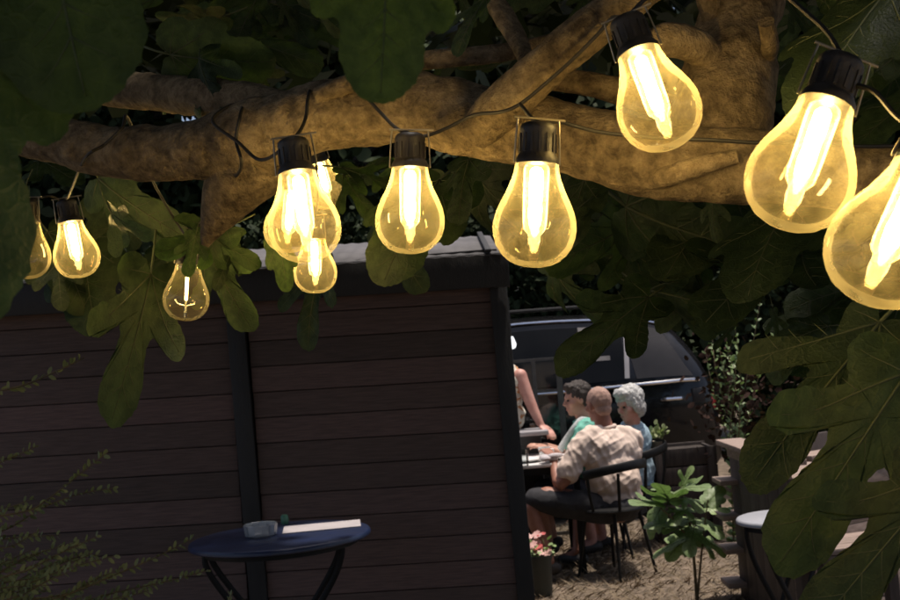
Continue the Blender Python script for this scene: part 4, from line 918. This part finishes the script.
b = MB(); b.ball((2.10, -0.74, 0.90), (0.07, 0.08, 0.13), None, 14, 10); b.build('tail_lamp', mat('red_lamp_lens', (0.25, 0.02, 0.02), 0.15), car)
b = MB(); b.ball((-2.08, -0.66, 0.70), (0.09, 0.12, 0.08), None, 14, 10); b.build('headlight', M_GLASS, car)
for x in (-1.38, 1.36):
    for y in (-0.80, 0.80):
        Mw = Matrix.Translation((x, y, 0.335)) @ Matrix.Rotation(math.pi / 2, 4, 'X')
        b = MB(); b.lathe([(0.22, -0.10), (0.31, -0.11), (0.335, -0.08), (0.335, 0.08), (0.31, 0.11), (0.22, 0.10), (0.22, -0.10)], Mw, 36); w_ = b.build('wheel', M_CABLE, car)
        b = MB(); b.lathe([(0, 0.06), (0.06, 0.07), (0.07, 0.05), (0.19, 0.07), (0.222, 0.09), (0.222, -0.09), (0, -0.09)], Mw, 30); b.build('rim', M_STEEL, w_)

# glass windbreak left of the diners and the counter in front of it
gy = 9.3; gp = at(535, 430, gy); GB = Vector((gp.x, gp.y, 0))
wind = thing('glass_windbreak', 'glass windbreak in thin grey frames behind the standing person', 'windbreak', GB)
z1 = at(535, 360, gy).z; z0 = 0.0; xa, xb = at(490, 400, gy).x, at(561, 400, gy).x
M_FRAME = mat('dull_aluminium', (0.12, 0.12, 0.12), 0.45, (0.09, 0.09, 0.09), 20, metal=0.6)
for x in (xa, at(536, 400, gy).x + 0.0, xb):
    b = MB(); b.box((x, gy, z1 / 2), (0.045 if x == xb else 0.03, 0.04, z1)); b.build('frame_post', M_FRAME, wind, GB)
for z in (z1, at(535, 392, gy).z, 0.05):
    b = MB(); b.box(((xa + xb) / 2, gy, z), (xb - xa, 0.035, 0.022)); b.build('frame_rail', M_FRAME, wind, GB)
b = MB(); b.box(((xa + xb) / 2, gy + 0.004, z1 / 2), (xb - xa - 0.02, 0.008, z1 - 0.04)); b.build('glass_pane', M_GLASS, wind, GB)
cy_ = 8.72; c0 = at(515, 432, cy_); c1 = at(547, 432, cy_); CB = Vector(((c0.x + c1.x) / 2 - 0.3, cy_, 0))
ctr = thing('serving_counter', 'dark counter with pale edge under the standing person\'s hand', 'counter', CB)
zc = (c0.z + c1.z) / 2
b = MB(); b.box((c1.x - 0.5, cy_, zc), (1.0, 0.34, 0.03), bev=0.004); b.build('counter_top', M_GREYPLASTIC, ctr, CB)
b = MB(); b.box((c1.x - 0.52, cy_ + 0.03, zc / 2 - 0.01), (0.92, 0.24, zc - 0.03)); b.build('counter_body', M_KIOSK, ctr, CB)

# plank trough and potted plant
tb = at(680, 470, 8.95); BB = Vector((tb.x, tb.y, 0)); bh = at(680, 445, 8.95).z; tw_ = pxm(64, 8.95)
trough = thing('plank_trough', 'dark brown plank trough standing behind the fig sapling', 'trough', BB)
nk_ = 5; ph = (bh - 0.02) / nk_
for k in range(nk_):
    for y, w, nm in ((-0.2, tw_, 'front_plank'), (0.2, tw_, 'back_plank')):
        b = MB(); b.box((0, y, 0.02 + ph * (k + 0.5)), (w, 0.022, ph - 0.008), bev=0.003); b.build(nm, M_BARREL, trough)
for sx in (-1, 1):
    b = MB(); b.box((sx * (tw_ / 2 - 0.02), 0, bh / 2), (0.022, 0.374, bh - 0.03)); b.build('end_panel', M_BARREL, trough)
    b = MB(); b.box((sx * (tw_ / 2 - 0.05), -0.224, bh / 2), (0.05, 0.022, bh), bev=0.003); b.build('corner_batten', M_BARREL, trough)
b = MB(); b.box((0, 0, bh - 0.035), (tw_ - 0.07, 0.376, 0.012)); b.build('soil', mat('dark_soil', (0.04, 0.03, 0.022), 0.95, (0.025, 0.018, 0.014), 40, bump=1.0), trough)
pp = at(658, 444, 8.85); pp.z = bh - 0.028
plant = thing('potted_plant', 'small leafy plant in a pale pot standing on the plank trough', 'plant', pp)
b = MB(); b.lathe([(0, 0), (0.04, 0), (0.055, 0.075), (0.058, 0.08), (0.05, 0.08), (0, 0.07)], None, 20); b.build('pot', mat('pale_clay', (0.42, 0.36, 0.28), 0.8, (0.34, 0.28, 0.22), 20), plant)
n_l = 90; lp = RNG.normal(0, 1, (n_l, 3)); lp /= np.linalg.norm(lp, axis=1, keepdims=True); lp = lp * RNG.uniform(0.2, 1, (n_l, 1)) * np.array((0.085, 0.085, 0.07)) + np.array((0, 0, 0.13))
me = scatter('foliage', lp, lp - np.array((0, 0, 0.1)) + RNG.normal(0, .03, (n_l, 3)), RNG.normal(0, .4, (n_l, 3)) + np.array((0, 0, 1)), RNG.uniform(0.03, 0.05, n_l), tiny_lv, tiny_lf); me.materials.append(M_SPRIG); link('foliage', me, plant, kind='stuff')

# ================================================================== fig sapling
s0 = at(697, 602, 6.9); s0.z = 0
sap = thing('fig_sapling', 'sunlit fig sapling growing from the dry grass', 'sapling', s0)
def px_tube(parent, base, pts, r, material, name):
    P = [Vector(q) for q in spline([tuple(p) for p in pts], 6)]; b = MB(); b.tube(P, [r * (1 - 0.6 * i / len(P)) for i in range(len(P))], 8); return b.build(name, material, parent, base)
px_tube(sap, s0, [s0, at(694, 560, 6.9), at(690, 525, 6.9), at(684, 500, 6.92), at(680, 482, 6.95)], 0.010, M_STEM, 'stem')
px_tube(sap, s0, [s0, at(700, 570, 6.88), at(704, 530, 6.86), at(708, 500, 6.86)], 0.008, M_STEM, 'stem')
px_tube(sap, s0, [at(692, 545, 6.9), at(676, 522, 6.82), at(660, 508, 6.78)], 0.007, M_STEM, 'stem')
LEAFS_S = []
for lm, vm in LEAFS:
    a_ = lm.copy(); a_.materials.clear(); a_.materials.append(M_SAP); LEAFS_S.append((a_, vm))
SL = [(664, 506, 632, 496, 0, 20), (660, 510, 642, 536, 1, -15), (668, 502, 660, 476, 0, 35), (682, 486, 692, 466, 2, 30), (680, 490, 706, 482, 0, 20), (684, 498, 704, 504, 3, -10), (708, 502, 724, 484, 1, 25), (706, 508, 730, 508, 0, 10), (702, 520, 724, 532, 1, -20), (698, 535, 716, 556, 0, 0), (688, 520, 662, 528, 0, 30), (690, 535, 664, 556, 1, -10), (676, 494, 652, 486, 2, 40), (694, 528, 690, 552, 0, -20), (686, 508, 672, 516, 3, 15), (684, 540, 650, 552, 0, 25), (700, 540, 730, 548, 3, 10), (676, 522, 646, 520, 1, 30)]
for i, (x0, y0, x1, y1, k, sp) in enumerate(SL):
    p0 = at(x0, y0, 6.9); p1 = at(x1, y1, 6.9 + random.uniform(-0.2, 0.12)); Y = p1 - p0; L = Y.length / 1.05; Y.normalize()
    N = (Vector((0.1, -0.42, 0.90))); N = (N - Y * N.dot(Y)).normalized(); N = Quaternion(Y, math.radians(sp * 0.6)) @ N; X = Y.cross(N)
    M = Matrix(((X.x, Y.x, N.x, 0), (X.y, Y.y, N.y, 0), (X.z, Y.z, N.z, 0), (0, 0, 0, 1)))
    o = link('leaf', LEAFS_S[k][0], sap); o.matrix_local = Matrix.Translation(p0 - s0) @ M @ Matrix.Scale(L, 4); link('veins', LEAFS_S[k][1], o)

# sunlit creeper beside the hatch
c0 = at(735, 560, 8.6); c0.z = 0
creep = thing('creeper', 'straggly creeper with small sunlit leaves right of the black car', 'creeper', c0)
for s in ([(735, 470), (722, 420), (712, 385), (705, 350)], [(735, 460), (728, 400), (720, 350), (716, 318)], [(738, 450), (740, 380), (735, 330), (722, 305)], [(740, 460), (755, 390), (768, 350), (782, 318)], [(735, 470), (740, 410), (732, 372), (745, 345)], [(730, 430), (735, 370), (712, 345)], [(736, 440), (760, 300), (752, 282)], [(736, 440), (720, 300), (688, 276), (676, 248)], [(730, 430), (716, 370), (712, 335)], [(735, 420), (724, 372), (734, 336)]):
    first = at(*s[0], 8.6)
    sprig(creep, c0, [c0, (c0 + first) / 2] + [at(x, y, 8.6 + random.uniform(-0.2, 0.2)) for x, y in s], 0.006, 0.062, 0.055, M_SAP, M_STEM)
n_l = 420; lp = np.stack([RNG.normal(0, 0.16, n_l), RNG.normal(0, 0.16, n_l), RNG.normal(0, 0.2, n_l)], 1) + np.array(tuple(at(735, 400, 8.7) - c0))
me = scatter('withered_foliage', lp, RNG.normal(0, 1, (n_l, 3)), RNG.normal(0, 1, (n_l, 3)), RNG.uniform(0.03, 0.07, n_l), tiny_lv, tiny_lf); me.materials.append(M_RUST); link('withered_foliage', me, creep, kind='stuff')

# ================================================================== timber deck box with side steps, bench in front of it
zt_ = 0.905
pC, pL, pR = Vector((1.55, 5.82, 0)), Vector((1.53, 6.98, 0)), Vector((2.24, 6.22, 0)); pB = pL + (pR - pC)
wb = pC.copy()
wood = thing('timber_platform', 'brown timber platform box with pale sunlit top planks right of the sapling', 'platform', wb)
def slab(name, a, c, thick, z0, z1, material, inset=0.0, bev=0.003):
    """upright or flat plank from a to c"""
    dv = (c - a); L = dv.length; ang = math.atan2(dv.y, dv.x); r_ = Matrix.Rotation(ang, 3, 'Z'); n_v = r_ @ Vector((0, 1, 0))
    b = MB(); b.box((a + c) / 2 + n_v * inset + Vector((0, 0, (z0 + z1) / 2)), (L, thick, z1 - z0), r_, bev=bev); return b.build(name, material, wood, wb)
nP = 6
for k in range(nP):                                                   # left side, upright planks; its shade is put into the darker brown
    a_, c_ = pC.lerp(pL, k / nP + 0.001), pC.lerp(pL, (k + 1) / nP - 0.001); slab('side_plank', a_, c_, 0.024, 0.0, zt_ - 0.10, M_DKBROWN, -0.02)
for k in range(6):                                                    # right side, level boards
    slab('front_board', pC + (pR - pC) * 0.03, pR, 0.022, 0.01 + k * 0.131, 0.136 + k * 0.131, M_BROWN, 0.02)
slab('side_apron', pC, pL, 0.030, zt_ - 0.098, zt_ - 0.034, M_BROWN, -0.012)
slab('top_plank', pC + Vector((-0.03, -0.04, 0)), pL + Vector((-0.03, 0.03, 0)), 0.15, zt_ - 0.03, zt_, M_BROWN, -0.05)
slab('top_plank', pC + (pR - pC) * 0.20, pR, 0.15, zt_ - 0.031, zt_ - 0.001, M_BROWN, 0.055)
for k in range(4):
    a_ = pC + (pR - pC) * 0.20 + (pL - pC) * (0.17 + 0.2 * k); slab('deck_plank', a_, a_ + (pR - pC) * 0.8, 0.20, zt_ - 0.16, zt_ - 0.135, M_BROWN, 0.04)
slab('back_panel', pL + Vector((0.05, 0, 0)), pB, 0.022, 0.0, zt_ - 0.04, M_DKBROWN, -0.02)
for py in (481, 516, 549, 583):                                       # ends of the steps at the far side
    z = at(716, py, 6.95).z
    b = MB(); b.box((1.505, 6.93, max(0.05, z)), (0.13, 0.22, 0.028), bev=0.003); b.build('step_end', M_BROWN, wood, wb)
zs_ = at(822, 546, 5.5).z; bd0 = at(836, 546, 5.5); bb1 = Vector((bd0.x, bd0.y, 0)); yb = Matrix.Rotation(math.radians(12), 3, 'Z')
bench = thing('timber_bench', 'low brown timber bench in front of the platform, between the fig leaves', 'bench', bb1)
r2 = lambda x, y, z: bb1 + yb @ Vector((x, y, 0)) + Vector((0, 0, z))
for k in range(3):
    b = MB(); b.box(r2(0.10, -0.10 + k * 0.105, zs_), (0.52, 0.098, 0.026), yb, bev=0.003); b.build('seat_board', M_BROWN, bench, bb1)
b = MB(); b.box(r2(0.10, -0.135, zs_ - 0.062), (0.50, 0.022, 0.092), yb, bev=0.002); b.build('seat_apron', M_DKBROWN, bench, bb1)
b = MB(); b.box(r2(0.0, -0.150, zs_ - 0.055), (0.010, 0.006, 0.10), yb); b.box(r2(-0.028, -0.150, zs_ - 0.101), (0.06, 0.006, 0.010), yb); b.build('corner_bracket', M_STEEL, bench, bb1)
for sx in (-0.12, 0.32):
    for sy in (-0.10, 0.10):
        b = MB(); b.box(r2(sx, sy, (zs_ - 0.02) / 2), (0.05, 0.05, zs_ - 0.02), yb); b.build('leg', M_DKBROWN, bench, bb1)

# ================================================================== dark trees behind the yard
def tree(x, y, h, r, label, seed):
    rg = np.random.default_rng(seed); base = Vector((x, y, 0)); t = thing('dark_tree', label, 'tree', base, 'dark trees behind the yard')
    rr_ = random.Random(seed)
    b = MB(); b.tube([(0, 0, 0), (0.1, 0, h * 0.3), (-0.05, 0.1, h * 0.6), (0.05, 0, h * 0.9)], [0.16, 0.12, 0.08, 0.03], 12, rough=0.1)
    for k in range(9):
        a = rr_.uniform(0, 6.28); z = h * rr_.uniform(0.15, 0.75); b.tube([(0, 0, z), (r * 0.5 * math.cos(a), r * 0.5 * math.sin(a), z + 0.3), (r * 0.85 * math.cos(a), r * 0.85 * math.sin(a), z + 0.55)], [0.05, 0.03, 0.012], 7)
    b.build('trunk', M_TRUNK, t)
    P = []
    for k in range(60):
        a = rg.uniform(0, 6.28); rad = r * math.sqrt(rg.uniform(0, 1)) * 0.85; z = rg.uniform(0.12, 1.0) * h; c = np.array((rad * math.cos(a), rad * math.sin(a) , z)); n = 230
        v = rg.normal(0, 1, (n, 3)); v /= np.linalg.norm(v, axis=1, keepdims=True); P.append(c + v * (rg.uniform(0.2, 1, (n, 1)) ** 0.5) * rg.uniform(0.4, 0.75))
    P = np.concatenate(P); P = P[P[:, 2] > 0.05]; n = len(P)
    me = scatter('crown', P, rg.normal(0, 1, (n, 3)) + np.array((0, 0, -0.4)), rg.normal(0, .7, (n, 3)) + np.array((0, 0, 1)), rg.uniform(0.16, 0.32, n), tiny_lv, tiny_lf); me.materials.append(M_TREE)
    link('crown', me, t, kind='stuff')
for i, (x, y, h, r, lab) in enumerate((
    (-6.6, 15.8, 6.9, 2.0, 'dark tree at the far left above the shed roof'), (-3.8, 16.2, 7.0, 2.0, 'dark tree above the roof behind the left bulbs'), (-1.1, 15.9, 6.9, 2.0, 'dark tree above the roof behind the centre bulbs'),
    (1.6, 16.3, 7.0, 2.0, 'dark tree rising directly behind the black car'), (4.2, 15.8, 6.9, 2.0, 'dark tree right of the black car'), (6.9, 15.9, 6.9, 2.0, 'dark tree at the far right edge behind the fig leaves'))):
    tree(x, y, h, r, lab, 100 + i)
def hedge(x0, x1, y, h, label, seed):
    rg = np.random.default_rng(seed); base = Vector(((x0 + x1) / 2, y, 0)); t = thing('hedge', label, 'hedge', base)
    n = int(5200 * (x1 - x0)); P = np.stack([rg.uniform(x0 - base.x, x1 - base.x, n), rg.uniform(-0.35, 0.35, n), h * rg.uniform(0.01, 1, n) + rg.normal(0, 0.05, n)], 1)
    me = scatter('foliage', P, rg.normal(0, 1, (n, 3)), rg.normal(0, 1, (n, 3)) + np.array((0, -0.3, 0.5)), rg.uniform(0.06, 0.12, n), tiny_lv, tiny_lf); me.materials.append(M_TREE); link('foliage', me, t, kind='stuff')
    for k in range(int((x1 - x0) / 0.4)):
        x = x0 - base.x + 0.2 + k * 0.4; b = MB(); b.tube([(x, 0, 0), (x + 0.03, 0.02, h * 0.5), (x - 0.04, 0, h * 0.85)], [0.03, 0.02, 0.008], 7); b.build('stem', M_TRUNK, t)
hedge(2.5, 6.4, 11.2, 2.6, 'dark leafy hedge right of the car behind the creeper', 61)
hedge(-7.0, 2.5, 12.9, 3.0, 'dark leafy hedge behind the shed and the car', 62)
# small white lamp added behind the shed corner, glowing by its own emission
lp0 = at(512, 343, 8.0)  # glowing white drop of undetermined kind
pendant = thing('hanging_pendant', 'tiny glowing white drop-shaped lamp hanging just beyond the shed corner', 'pendant', lp0)
b = MB(); b.lathe([(0, 0.045), (0.010, 0.043), (0.016, 0.03), (0.026, 0.0), (0.028, -0.015), (0.02, -0.034), (0, -0.042)], None, 16); b.build('pendant_body', emit('pendant_glow', (0.95, 0.97, 1.0), 1.2), pendant)
b = MB(); b.tube([(0, 0, 0.04), (0.0, 0, 0.3), (-0.25, -0.1, 0.52)], 0.003, 6); b.build('pendant_cord', M_CABLE, pendant)
